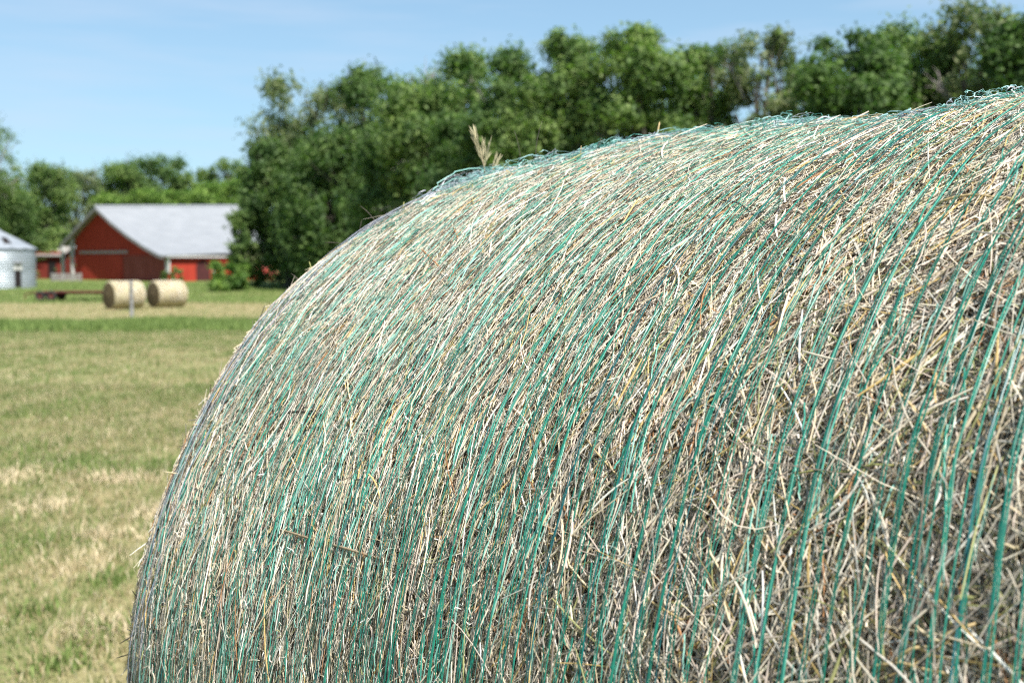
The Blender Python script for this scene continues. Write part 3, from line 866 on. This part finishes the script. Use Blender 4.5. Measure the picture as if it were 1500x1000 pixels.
tree("tree", "deep green tree under the broad olive tree, close above the bale outline", "tree", 610, 180, 85, 86, "leaf_dark", size=.23, base=.02, leaves=14000, gap=.25, group=GR)
tree("tree", "low mid green tree behind the bale scraps, right of the seed head", "tree", 790, 150, 70, 66, "leaf_mid", base=.02, leaves=12000, gap=.16, dead=4, group=GR)
tree("tree", "shaded low tree just above the middle of the bale's crest", "tree", 890, 130, 70, 70, "leaf_dark", base=.02, leaves=12000, gap=.2, group=GR)
tree("tree", "dim low tree behind the seed head's right side", "tree", 700, 170, 66, 74, "leaf_dark", base=.02, leaves=12000, gap=.16, dead=4, group=GR)
tree("tree", "half hidden tree behind the gap right of the lone stalk", "tree", 985, 110, 60, 78, "leaf_mid", base=.05, leaves=9000, gap=.3, group=GR)
tree("tree", "half hidden olive tree behind the dark dome tree's left edge", "tree", 1160, 95, 55, 80, "leaf_mid", base=.05, leaves=8000, gap=.34, group=GR)
tree("tree", "half hidden tree low behind the tallest airy pale tree", "tree", 1390, 90, 70, 82, "leaf_dark", base=.05, leaves=9000, gap=.36, group=GR)
# trees round the farmstead
GL = "trees behind the red barn"
tree("tree", "tall tree at the left frame edge whose branch tips reach above the bin", "tree", -42, 168, 66, 124, "leaf_mid", base=.3, leaves=9000, gap=.3, dead=8, group=GL)
tree("tree", "green bushy tree right above the grain bin", "tree", 52, 240, 60, 138, "leaf_mid", leaves=11000, size=.24, gap=.2, dead=10, group=GL)
tree("tree", "pale tree with bare grey branches over the barn's left eave", "tree", 118, 250, 42, 150, "leaf_grey", leaves=7000, size=.22, gap=.32, dead=40, group=GL)
tree("tree", "round green tree behind the barn peak", "tree", 178, 238, 46, 165, "leaf_mid", leaves=9000, size=.28, gap=.2, group=GL)
tree("tree", "darkest roundest tree standing tallest behind the barn roof", "tree", 232, 228, 46, 168, "leaf_dark", leaves=11000, size=.28, gap=.15, group=GL)
tree("tree", "small notched tree behind the middle of the barn roof", "tree", 292, 248, 36, 168, "leaf_mid", leaves=8000, size=.28, gap=.22, group=GL)
tree("tree", "tree with a pointed top behind the barn roof's right end", "tree", 342, 234, 40, 164, "leaf_mid", leaves=8000, size=.28, gap=.25, group=GL)
GB = "bright low trees along the barn's ridge"
for px, tp, hw, lb in ((168, 284, 36, "bright low tree directly right of the barn peak"), (222, 278, 34, "bright yellow green low tree over the left half of the barn roof"),
                       (272, 280, 34, "bright green low tree over the middle of the barn roof"), (318, 268, 38, "bright leafy low tree at the right half of the barn's ridge"), (362, 262, 36, "bright low tree tucked behind the dark tree by the barn")):
    tree("tree", lb, "tree", px, tp, hw, 150, "leaf_bright", base=.05, leaves=8000, size=.24, gap=.14, group=GB)
tree("tree", "leafy tree between the grain bin and the barn porch", "tree", 60, 305, 30, 146, "leaf_bright", base=.2, leaves=9000, size=.2, gap=.15, group=GL)
tree("tree", "dark green tree behind the bin roof at the left edge", "tree", 8, 268, 45, 130, "leaf_dark", base=.1, leaves=9000, size=.22, gap=.15, group=GL)
tree("tree", "thin airy sapling in front of the barn roof's right end", "tree", 358, 306, 22, 104, "leaf_mid", base=.3, leaves=2600, gap=.4)
GS = "bushes round the barn"
tree("bush", "bright green bush in front of the barn's lit side wall", "bush", 336, 378, 29, 98, "leaf_bright", leaves=8000, size=.17, gap=.34, bush=True, group=GS, crown_name="foliage")
tree("bush", "small narrow green bush by the barn's white corner board", "bush", 260, 390, 9, 114, "leaf_mid", leaves=1200, size=.10, gap=.05, bush=True, group=GS, crown_name="foliage")
tree("bush", "green bush right of the bright bush, under the dark tree", "bush", 368, 362, 22, 106, "leaf_mid", leaves=5000, size=.15, gap=.12, bush=True, group=GS, crown_name="foliage")
tree("bush", "yellowish weedy bush close to the bale's left shoulder", "bush", 447, 378, 12, 98, "leaf_bright", leaves=2500, size=.12, gap=.2, bush=True, group=GS, crown_name="foliage")
tree("bush", "tiny dark weed at the foot of the barn gable's right corner", "bush", 242, 397, 6, 115, "leaf_dark", leaves=900, size=.09, gap=.05, bush=True, group=GS, crown_name="foliage")
tree("bush", "dark bush under the low tree, behind the bale's left shoulder", "bush", 480, 335, 40, 98, "leaf_dark", leaves=7000, size=.15, gap=.1, bush=True, group=GS, crown_name="foliage")

# ------------------------------------------------------------------ barn
def planks(name, c0, c1, pitch=.22, axis=0):
    k = NT(name); tc = k.node("TexCoord"); v = tc.outputs["Object"]
    n = k.noise(k.scalev(v, (1.2, 1.2, .25)), 2.0, 5, .65); n2 = k.noise(k.scalev(v, (7, 7, .5)), 1.0, 3)
    sp = k.node("SeparateXYZ"); k.l(v, sp.inputs[0])
    w = k.math("FRACT", k.math("MULTIPLY", k.math("ADD", sp.outputs[0], sp.outputs[1]), 1 / pitch))
    gap = k.math("LESS_THAN", w, .07)
    c = k.mix(1.0, k.ramp(n, [(.3, c0), (.7, c1)]), k.ramp(n2, [(.3, .75), (.7, 1.1)]), "MULTIPLY")
    c = k.mix(k.math("MULTIPLY", gap, .45), c, tuple(a * .35 for a in c0))
    return k.bsdf(c, .75, .2, bump=gap, bstr=-.5, bdist=.02)


def ribbed(name, c0, c1, pitch=.3, metal=.55, rough=.5, horiz=False):
    k = NT(name); tc = k.node("TexCoord"); v = tc.outputs["Object"]; sp = k.node("SeparateXYZ"); k.l(v, sp.inputs[0])
    n = k.noise(k.scalev(v, (.5, .5, 1.5)), 1.3, 5, .65)
    w = k.math("SINE", k.math("MULTIPLY", sp.outputs[2 if horiz else 0], 2 * math.pi / pitch))
    c = k.ramp(n, [(.3, c0), (.7, c1)])
    return k.bsdf(c, rough, .4, metal, bump=w, bstr=.5, bdist=.02)


M["red"] = planks("red_barn_boards", (.33, .034, .02), (.43, .052, .03))
M["red_grey"] = planks("weathered_red_boards", (.22, .045, .032), (.29, .075, .06))
M["red_dark"] = planks("shaded_red_boards", (.14, .022, .016), (.21, .034, .024))  # darker copy of the barn red, with shade put into the colour
M["roofing"] = ribbed("galvanised_roofing", (.235, .25, .265), (.29, .305, .32), .3, .15, .5)
M["white"] = mat_noise("white_paint", (.42, .42, .40), (.58, .58, .56), 3, .6, .3)
M["greywood"] = mat_noise("weathered_grey_wood", (.17, .16, .15), (.33, .31, .29), 6, .85, .1, (1, 1, .3))
M["dark"] = mat_noise("dark_interior", (.012, .010, .010), (.03, .025, .025), 3, .9, .05)
M["bin"] = ribbed("corrugated_steel", (.27, .31, .345), (.36, .40, .435), .10, .35, .45, True)
M["binroof"] = ribbed("galvanised_cone", (.26, .29, .32), (.34, .37, .40), .5, .3, .45)

AL = R_(52)
SC = 120 * KY / F_PX
bxy = np.array([(247 - 750) * SC, 120.0 * KY]); bz = float(gz(bxy[0], bxy[1])) - .02
barn = empty("barn", (bxy[0], bxy[1], bz), AL)     # local x along the lit side wall, local y along the gable
tag(barn, "red gabled barn with pale metal roof and sliding doors", "barn")
Wb, Lb, RID = 16.8, 16.5, 10.6      # gable width, length, ridge position along the gable
ZE, ZR, ZL = 2.55, 7.35, 3.9        # right eave, ridge and left eave heights
prof_r = [(0, ZE), (.22, ZE + .78), (.5, ZE + 2.0), (.75, ZE + 3.28), (1, ZR)]
out = [(RID * f, z) for f, z in prof_r] + [(RID + (Wb - RID) * f, ZR + (ZL - ZR) * f) for f in (.5, 1)]
RISE = .75


def barn_shell(inset, zoff, L0, L1):
    return [(y, z + zoff) for y, z in out]


# gable wall (one thin solid slab) and side wall
def slab(poly, x0, x1, plane="x"):
    """extrude a (y,z) polygon from x0 to x1"""
    n = len(poly); v = [(x0, y, z) for y, z in poly] + [(x1, y, z) for y, z in poly]
    f = [tuple(range(n))[::-1], tuple(range(n, 2 * n))] + [(i, (i + 1) % n, n + (i + 1) % n, n + i) for i in range(n)]
    return v, f


poly = [(0, 0)] + [(y, z - .12) for y, z in out[:-1]] + [(Wb - 1.1, ZL + .45), (Wb - 1.1, 0)]
MB().add(*slab(poly, 0, .14)).build("gable_wall", M["red"], barn)
MB().add(*slab([(y, z + 0) for y, z in poly], Lb - .14, Lb)).build("gable_wall", M["red"], barn)
sd = MB(); sd.box((Lb / 2, -.06, ZE / 2 - .02), (Lb - .002, .12, ZE - .05)); side = sd.build("side_wall", M["red"], barn)
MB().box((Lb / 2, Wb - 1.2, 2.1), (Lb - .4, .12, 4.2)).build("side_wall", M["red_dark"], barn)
# roof: two curved sheets with thickness and overhangs
OV = .9
def roof_sheet(pts, name):
    n = len(pts); mb = MB(); v = []
    for dz in (0, -.1):
        for x, rr in ((-OV, 0), (Lb + .4, RISE)):
            v += [(x, y, z + dz + rr) for y, z in pts]
    f = []
    for i in range(n - 1):
        f += [(i, i + 1, n + i + 1, n + i), (2 * n + i, 3 * n + i, 3 * n + i + 1, 2 * n + i + 1), (i, 2 * n + i, 2 * n + i + 1, i + 1), (n + i, n + i + 1, 3 * n + i + 1, 3 * n + i)]
    f += [(0, n, 3 * n, 2 * n), (n - 1, 3 * n - 1, 4 * n - 1, 2 * n - 1)]
    return mb.add(v, f).build(name, M["roofing"], barn)


roof = roof_sheet([(-.55, ZE - .05)] + out[:5], "roof")
roof_sheet([(RID + .003, ZR + .003)] + [(y, z + .003) for y, z in out[5:]] + [(Wb + .4, ZL - .3)], "roof")
cap = MB(); cap.tube([(-OV - .05, RID, ZR + .04), (Lb + .42, RID, ZR + .04 + RISE)], .13, 8); cap.build("ridge_cap", M["roofing"], roof)
# dark barge boards under the gable overhang
for pts in ([(-.55, ZE - .05)] + out[:5], [(RID, ZR)] + out[5:] + [(Wb + .4, ZL - .3)]):
    mb = MB()
    for (y0, z0), (y1, z1) in zip(pts[:-1], pts[1:]):
        mb.add([(-OV - .02, y0, z0 - .11), (-OV - .02, y1, z1 - .11), (-OV - .02, y1, z1 - .34), (-OV - .02, y0, z0 - .34), (-OV + .04, y0, z0 - .11), (-OV + .04, y1, z1 - .11), (-OV + .04, y1, z1 - .34), (-OV + .04, y0, z0 - .34)],
               [(0, 1, 2, 3), (7, 6, 5, 4), (0, 4, 5, 1), (2, 6, 7, 3), (1, 5, 6, 2), (0, 3, 7, 4)])
    mb.build("barge_board", M["greywood"], barn)


def gable_y(px):
    """local y on the gable plane for a photo column"""
    a = (px - 750) / F_PX
    return (bxy[0] - a * bxy[1]) / (a * math.cos(AL) + math.sin(AL))


def wall_z(px, py):
    y = gable_y(px); Yw = bxy[1] + y * math.cos(AL); return CAM_H + (H_PX - py) * Yw / F_PX - bz


def gable_box(x0, x1, ytop, thick, mat, name, parent=barn, zb=.05, xoff=0.0):
    a, b = sorted((gable_y(x0), gable_y(x1))); zt = wall_z((x0 + x1) / 2, ytop)
    return MB().box((-thick / 2 - xoff - .003, (a + b) / 2, (zb + zt) / 2), (thick, b - a, zt - zb)).build(name, mat, parent)


M["rail"] = mat_noise("dull_rail_paint", (.27, .22, .21), (.38, .33, .31), 3, .7, .2)
door = gable_box(121, 181, 374, .09, M["red"], "sliding_door", zb=.1)
door["label"] = "closed red sliding door under its pale rail"
a, b = gable_y(190), gable_y(120); zt = wall_z(150, 371)
MB().box((-.10, (a + b) / 2, zt + .1), (.10, b - a, .26)).build("door_rail", M["rail"], door)
d2 = gable_box(183, 244, 374, .07, M["red_grey"], "sliding_door", zb=.1); d2["label"] = "weathered greyish red sliding door by the corner"
gable_box(245, 250, 377, .12, M["white"], "corner_board", zb=.8, xoff=-.0)
MB().box((.06, -.145, 1.75), (.20, .045, 1.3)).build("corner_board", M["white"], barn)
for px, ty in ((97, 358), (111, 346)):
    y = gable_y(px); MB().box((-.25, y, wall_z(px, ty) / 2), (.26, .30, wall_z(px, ty))).build("porch_post", M["white"], barn)
# side-wall features: fascia, dark arch painting a shade spot on the boards, window board
MB().box((Lb / 2, -.50, ZE - .16), (Lb + OV, .05, .16)).build("fascia", M["white"], barn)
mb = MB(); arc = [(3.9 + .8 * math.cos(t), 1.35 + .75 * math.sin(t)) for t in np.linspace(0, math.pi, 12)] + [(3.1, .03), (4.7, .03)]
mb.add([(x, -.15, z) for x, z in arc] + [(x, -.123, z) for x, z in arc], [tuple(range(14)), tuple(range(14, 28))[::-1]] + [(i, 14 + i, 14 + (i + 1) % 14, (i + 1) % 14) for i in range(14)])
M["maroon"] = mat_noise("painted_wall_shade", (.05, .02, .02), (.09, .03, .03), 3, .8, .1)  # dark maroon stands in for shade falling on the wall
mb.build("arched_shade_patch", M["maroon"], barn)
MB().box((5.1, -.15, .75), (.25, .06, 1.4)).build("grey_board", M["greywood"], barn)
MB().box((7.6, -.14, 1.45), (1.1, .035, .9)).build("window", M["dark"], barn)

# red shed in the shade left of the barn
def shed(name, label, cat, px0, px1, Y, ytop, yeave, mat, rmat, depth=5.0):
    Y = Y * KY
    x0, x1 = (px0 - 750) * Y / F_PX, (px1 - 750) * Y / F_PX; g = float(gz(x0, Y)) - .03
    ze = CAM_H + (H_PX - yeave) * Y / F_PX - g; zr = CAM_H + (H_PX - ytop) * Y / F_PX - g; w = x1 - x0
    root = empty(name, ((x0 + x1) / 2, Y, g)); tag(root, label, cat)
    po = [(0, 0), (0, ze), (depth / 2, zr - .05), (depth, ze), (depth, 0)]
    MB().add(*slab(po, -w / 2, w / 2)).build("wall", mat, root)
    mb = MB()
    for (a0, b0), (a1, b1) in (((-.4, ze - .35), (depth / 2, zr)), ((depth + .4, ze - .35), (depth / 2, zr))):
        mb.add([(x, y_, z_ + dz) for dz in (.03, .12) for x in (-w / 2 - .3, w / 2 + .3) for y_, z_ in ((a0, b0), (a1, b1))], [(0, 1, 3, 2), (4, 6, 7, 5), (0, 4, 5, 1), (2, 3, 7, 6), (0, 2, 6, 4), (1, 5, 7, 3)])
    mb.build("roof", rmat, root)
    MB().box((w * .15, -.03, .95), (w * .28, .05, 1.9)).build("door", M["dark"], root)
    return root


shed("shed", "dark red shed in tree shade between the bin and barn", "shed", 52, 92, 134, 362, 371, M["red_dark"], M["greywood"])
M["pinkroof"] = mat_noise("faded_red_roof", (.38, .09, .07), (.52, .15, .12), 3, .7, .2)
shed("shed", "small faded red shed half hidden by bushes right of the barn", "shed", 372, 432, 124, 385, 397, M["red"], M["pinkroof"], 4)

# low board fence by the porch
fY = 119.0 * KY; fx0, fx1 = (76 - 750) * fY / F_PX, (121 - 750) * fY / F_PX
fg = float(gz(fx0, fY)); fen = empty("board_fence", ((fx0 + fx1) / 2, fY, fg)); tag(fen, "low grey board fence beside the barn porch", "fence")
mb = MB(); fw = fx1 - fx0
for z in (.22, .46, .70): mb.box((0, -.05, z), (fw, .04, .19))
mb.build("boards", M["greywood"], fen)
for q in range(4): MB().box((-fw / 2 + .1 + q * (fw - .2) / 3, .02, .42), (.1, .1, .86)).build("post", M["greywood"], fen)

# ------------------------------------------------------------------ grain bin
gY = 105.0 * KY; gsc = gY / F_PX; gxx = (-2 - 750) * gsc; g0 = float(gz(gxx, gY)) - .02
gb = empty("grain_bin", (gxx, gY, g0)); tag(gb, "round corrugated steel grain bin with cone roof and small dark door", "grain bin")
BR = 52 * gsc; ZW = CAM_H + (H_PX - 364) * gsc - g0; ZA = CAM_H + (H_PX - 337) * gsc - g0
mb = MB(); n = 64
rows = [(BR + .025 * math.cos(z / .106 * math.pi), z) for z in np.arange(0, ZW, .053)] + [(BR, ZW)]
v = [(r * math.cos(k / n * 2 * math.pi), r * math.sin(k / n * 2 * math.pi), z) for r, z in rows for k in range(n)]
mb.add(v, [(i * n + k, i * n + (k + 1) % n, (i + 1) * n + (k + 1) % n, (i + 1) * n + k) for i in range(len(rows) - 1) for k in range(n)])
mb.build("wall", M["bin"], gb, True)
mb = MB(); v = []; rows = [(BR + .12, ZW - .06), (BR * .55, ZW + (ZA - ZW) * .48), (.35, ZA - .08), (.33, ZA + .06), (.02, ZA + .1)]
for r, z in rows: v += [(r * math.cos(k / n * 2 * math.pi), r * math.sin(k / n * 2 * math.pi), z + (.06 if k % 4 == 0 and r > .5 else 0)) for k in range(n)]
mb.add(v, [(i * n + k, i * n + (k + 1) % n, (i + 1) * n + (k + 1) % n, (i + 1) * n + k) for i in range(len(rows) - 1) for k in range(n)])
gr = mb.build("roof", M["binroof"], gb)
ang = R_(-68)
def on_bin(px): return math.asin(np.clip((px + 2) / 52, -1, 1)) + math.atan2(-gY, -gxx)
t = on_bin(16); mb = MB()
p = lambda r, z, tt: (r * math.cos(tt), r * math.sin(tt), z)
zz = lambda f: ZW + (ZA - ZW) * f
mb.add([p(BR * .80, zz(.22) + .10, t - .10), p(BR * .80, zz(.22) + .10, t + .12), p(BR * .50, zz(.52) + .10, t + .14), p(BR * .50, zz(.52) + .10, t - .12), p(BR * .80, zz(.22) - .08, t - .10), p(BR * .80, zz(.22) - .08, t + .12), p(BR * .50, zz(.52) - .08, t + .14), p(BR * .50, zz(.52) - .08, t - .12)],
       [(0, 1, 2, 3), (0, 4, 5, 1), (1, 5, 6, 2), (2, 6, 7, 3), (3, 7, 4, 0)])
mb.build("hatch", M["dark"], gr)
t = on_bin(24); dx, dy = math.cos(t), math.sin(t)
dr = MB().box((dx * (BR + .03), dy * (BR + .03), .75), (.07, .52, 1.25), t).build("door", M["dark"], gb)
MB().box((dx * (BR + .035), dy * (BR + .035), 1.72), (.07, .72, .50), t).build("door_panel", M["white"], dr)
MB().box((dx * (BR + .085), dy * (BR + .085), 2.05), (.28, .74, .07), t).build("door_hood", M["greywood"], dr)
MB().box((dx * (BR + .078), dy * (BR + .078), 1.72), (.02, .1, .42), t).build("latch", M["dark"], dr)

# ------------------------------------------------------------------ two far bales
M["farhay"] = mat_noise("cream_wrapped_hay", (.34, .30, .18), (.45, .40, .26), 3, .85, .1, (12, 1, 1), .3, fine=(30, 4, 4))  # plain cream hay colour with fine streaks
def end_mat():
    k = NT("rolled_hay_end"); tc = k.node("TexCoord"); v = tc.outputs["Object"]
    sp = k.node("SeparateXYZ"); k.l(v, sp.inputs[0])
    cy = k.node("CombineXYZ"); k.l(sp.outputs[1], cy.inputs[0]); k.l(k.math("SUBTRACT", sp.outputs[2], .74), cy.inputs[1])
    ln = k.node("VectorMath", operation="LENGTH"); k.l(cy.outputs[0], ln.inputs[0])
    w = k.math("SINE", k.math("MULTIPLY", ln.outputs["Value"], 52)); n = k.noise(v, 9, 5, .7)
    f = k.math("ADD", k.math("MULTIPLY", w, .18), n)
    return k.bsdf(k.ramp(f, [(.25, (.075, .055, .032)), (.8, (.20, .155, .09))]), .95, .05, bump=f, bstr=.7, bdist=.04)
M["farend"] = end_mat()


def far_bale(px, py, Y, rz, label, Rb=.76, Lw=1.7):
    Y = Y * KY; x = (px - 750) * Y / F_PX; root = empty("hay_bale", (x, Y, float(gz(x, Y)) - .03), rz); tag(root, label, "hay bale", "hay bales resting by the barn lawn")
    n, rows = 56, []
    prof_ = [(-Lw / 2 + .0, .90), (-Lw / 2 + .03, .955), (-Lw / 2 + .10, .99)] + [(q, 1.0) for q in np.linspace(-Lw / 2 + .2, Lw / 2 - .2, 8)] + [(Lw / 2 - .10, .99), (Lw / 2 - .03, .955), (Lw / 2, .90)]
    def rp(xx, k_, a):
        z = Rb * k_ * math.sin(a) * .985; y = Rb * k_ * math.cos(a) * 1.02; b_ = 1 + .02 * math.sin(3 * a + xx * 4 + px) + .012 * math.sin(7 * a - xx * 9)
        z = max(z * b_, -Rb * .95)
        return (xx, y * b_, Rb * .97 + z)
    v = [rp(xx, k_, q / n * 2 * math.pi) for xx, k_ in prof_ for q in range(n)]
    MB().add(v, [(i * n + q, i * n + (q + 1) % n, (i + 1) * n + (q + 1) % n, (i + 1) * n + q) for i in range(len(prof_) - 1) for q in range(n)]).build("wrapped_side", M["farhay"], root, True)
    for sg_ in (-1, 1):
        ring = [(.90, 0), (.6, .03), (.3, .045), (.03, .05)]
        v = [rp(sg_ * Lw / 2, k_, q / n * 2 * math.pi) for k_, o_ in ring for q in range(n)]
        v = [(xx + sg_ * ring[i // n][1], y, z) for i, (xx, y, z) in enumerate(v)]
        f = [(i * n + q, (i + 1) * n + q, (i + 1) * n + (q + 1) % n, i * n + (q + 1) % n) for i in range(3) for q in range(n)] + [tuple(3 * n + q for q in range(n))]
        MB().add(v, f if sg_ < 0 else [g_[::-1] for g_ in f]).build("end_face", M["farend"], root, True)
    # whiskers of loose hay over the surface
    m = 2600; a = rng.uniform(-.5, math.pi + .5, m); xx = rng.uniform(-Lw / 2, Lw / 2, m); k = 3; t_ = np.linspace(-.5, .5, k)[None]
    L_ = rng.uniform(.08, .25, m); al = rng.normal(0, .35, m)
    aa = a[:, None] + L_[:, None] * t_ * np.cos(al)[:, None] / Rb; x_ = np.clip(xx[:, None] + L_[:, None] * t_ * np.sin(al)[:, None], -Lw / 2 + .02, Lw / 2 - .02)
    rr = Rb * np.interp(x_, [q[0] for q in prof_], [q[1] for q in prof_]) + rng.uniform(.0, .02, m)[:, None] + rng.normal(0, .02, m)[:, None] * t_
    C_ = np.stack([x_, np.cos(aa) * rr * 1.02, Rb * .97 + np.sin(aa) * rr * .985], -1); N_ = np.stack([0 * x_, np.cos(aa), np.sin(aa)], -1)
    V_, Q_ = ribbon(C_, N_, rng.uniform(.006, .014, m), rng.normal(0, .4, m))
    tag(link("hay_stalks", np_mesh("hay_stalks", V_, Q_, np.repeat(pick(m, [5, 4, 1, 1, .1, 1, .3, .1, 3, .3]), k * 3, 0)), M["straw"], root), kind="stuff")
    return root


far_bale(182, 450, 66, R_(46), "left of the two small round bales, standing behind the grey post")
far_bale(245, 446, 69, R_(47), "right of the two small round bales, clear of the grey post")

# ------------------------------------------------------------------ low farm trailer
tY = 82.0 * KY; tsc = tY / F_PX; tx0, tx1 = (46 - 750) * tsc, (160 - 750) * tsc; tg_ = float(gz(tx0, tY))
tr = empty("farm_trailer", ((tx0 + tx1) / 2, tY, tg_), R_(4)); tag(tr, "low red flat farm trailer lying in the grass left of the bales", "trailer")
tl = tx1 - tx0
M["rust"] = mat_noise("rusty_red_paint", (.08, .024, .02), (.17, .045, .035), 4, .8, .2)
M["tyre"] = mat_noise("old_rubber", (.015, .015, .016), (.04, .04, .04), 6, .85, .2)
mb = MB()
for y in (-.8, .8): mb.box((.3, y, .47), (tl - .7, .10, .10))
for q in range(8): mb.box((-tl / 2 + .8 + q * (tl - 1.2) / 7, 0, .475), (.10, 1.48, .08))
mb.build("frame", M["rust"], tr)
MB().box((.3, 0, .56), (tl - .6, 1.9, .05)).build("deck", M["rust"], tr)
mb = MB(); mb.tube([(-tl / 2 + .5, -.5, .5), (-tl / 2 - .3, 0, .42)], .05, 6); mb.tube([(-tl / 2 + .5, .5, .5), (-tl / 2 - .3, 0, .42)], .05, 6); mb.tube([(-tl / 2 - .3, 0, .42), (-tl / 2 - .35, 0, .02)], .035, 6); mb.build("drawbar", M["rust"], tr)
for x in (-tl / 2 + .95, -tl / 2 + 1.65):
    for y in (-.95, .95):
        mb = MB(); n = 24; sec = [(.16, -.09), (.27, -.1), (.31, -.05), (.31, .05), (.27, .1), (.16, .09)]
        v = [(x + r * math.cos(q / n * 2 * math.pi), y + o_, .31 + r * math.sin(q / n * 2 * math.pi)) for r, o_ in sec for q in range(n)]
        mb.add(v, [(i * n + q, i * n + (q + 1) % n, ((i + 1) % 6) * n + (q + 1) % n, ((i + 1) % 6) * n + q) for i in range(6) for q in range(n)])
        w = mb.build("wheel", M["tyre"], tr, True); mb = MB(); mb.tube([(x, y - .06, .31), (x, y + .06, .31)], .165, 16); mb.build("rim", M["rust"], w)

# ------------------------------------------------------------------ grey post
pY = 53.0 * KY; pxx = (192.5 - 750) * pY / F_PX; pz = float(gz(pxx, pY))
mb = MB(); hp = CAM_H + (H_PX - 411) * pY / F_PX - pz
mb.tube([(0, 0, -.1), (.006, 0, hp * .4), (.004, .004, hp * .8), (0, 0, hp - .03), (0, 0, hp)], [.078, .074, .072, .07, .055], 12)
M["post"] = mat_noise("weathered_post_wood", (.16, .16, .16), (.30, .30, .30), 5, .85, .1, (1, 1, .12), .5)
post = mb.build("fence_post", M["post"]); post.location = (pxx, pY, pz)
tag(post, "lone weathered grey post in front of the small round bales", "post")
mb = MB()
for z in (.5, .8, 1.1): mb.tube([(-.083 * math.cos(a), -.083 * math.sin(a), z) for a in np.linspace(0, 2 * math.pi, 17)], .006, 5, False)
o = mb.build("wire_loop", M["dark"], post)

# ------------------------------------------------------------------ light
SUN_AZ = np.array([.62, -.78]); SUN_AZ /= np.linalg.norm(SUN_AZ); EL = R_(57)
sv = np.array([SUN_AZ[0] * math.cos(EL), SUN_AZ[1] * math.cos(EL), math.sin(EL)])
ld = bpy.data.lights.new("sun", "SUN"); ld.energy = 4.7; ld.angle = R_(.53); ld.color = (1.0, .955, .89)
sun = bpy.data.objects.new("sun", ld); COL.objects.link(sun)
from mathutils import Vector
sun.rotation_euler = Vector(tuple(-sv)).to_track_quat("-Z", "Y").to_euler(); sun.location = tuple(sv * 50)
w = bpy.data.worlds.new("World"); scene.world = w; w.use_nodes = True
nt = w.node_tree; nt.nodes.clear()
wo = nt.nodes.new("ShaderNodeOutputWorld"); bg = nt.nodes.new("ShaderNodeBackground"); sky = nt.nodes.new("ShaderNodeTexSky")
sky.sky_type = "NISHITA"; sky.sun_disc = False; sky.sun_elevation = EL; sky.sun_rotation = math.atan2(SUN_AZ[0], SUN_AZ[1])
sky.altitude = 600; sky.air_density = 1.0; sky.dust_density = .25; sky.ozone_density = 1.6
bg.inputs[1].default_value = .075
tcw = nt.nodes.new("ShaderNodeTexCoord"); mp = nt.nodes.new("ShaderNodeMapping"); mp.inputs["Scale"].default_value = (3, 3, 26)
nz = nt.nodes.new("ShaderNodeTexNoise"); nz.inputs["Scale"].default_value = 1.6; nz.inputs["Detail"].default_value = 5
cr = nt.nodes.new("ShaderNodeValToRGB"); cr.color_ramp.elements[0].position = .42; cr.color_ramp.elements[1].position = .75; cr.color_ramp.elements[1].color = (.42, .42, .42, 1); cr.color_ramp.elements[0].color = (0, 0, 0, 1)
mx = nt.nodes.new("ShaderNodeMixRGB"); mx.inputs[2].default_value = (4.2, 5.0, 6.2, 1)
L = nt.links.new
L(tcw.outputs["Generated"], mp.inputs[0]); L(mp.outputs[0], nz.inputs["Vector"]); L(nz.outputs["Fac"], cr.inputs[0]); L(cr.outputs[0], mx.inputs[0]); 
sp = nt.nodes.new("ShaderNodeSeparateXYZ"); L(tcw.outputs["Generated"], sp.inputs[0])
er = nt.nodes.new("ShaderNodeMapRange"); L(sp.outputs[2], er.inputs[0]); er.inputs[1].default_value = 0.0; er.inputs[2].default_value = .4; er.inputs[3].default_value = .72; er.inputs[4].default_value = .12
hz = nt.nodes.new("ShaderNodeMixRGB"); hz.inputs[2].default_value = (2.6, 4.65, 6.05, 1); L(er.outputs[0], hz.inputs[0]); L(sky.outputs[0], hz.inputs[1]); L(hz.outputs[0], mx.inputs[1])
L(mx.outputs[0], bg.inputs[0]); L(bg.outputs[0], wo.inputs[0])

# ------------------------------------------------------------------ render settings
vs = scene.view_settings
vs.view_transform = "Standard"; vs.look = "None"; vs.exposure = 1.05; vs.gamma = 1.0; vs.use_curve_mapping = False
scene.cycles.use_denoising = False
scene.cycles.filter_width = 1.0
scene.cycles.max_bounces = 8
scene.cycles.transparent_max_bounces = 8
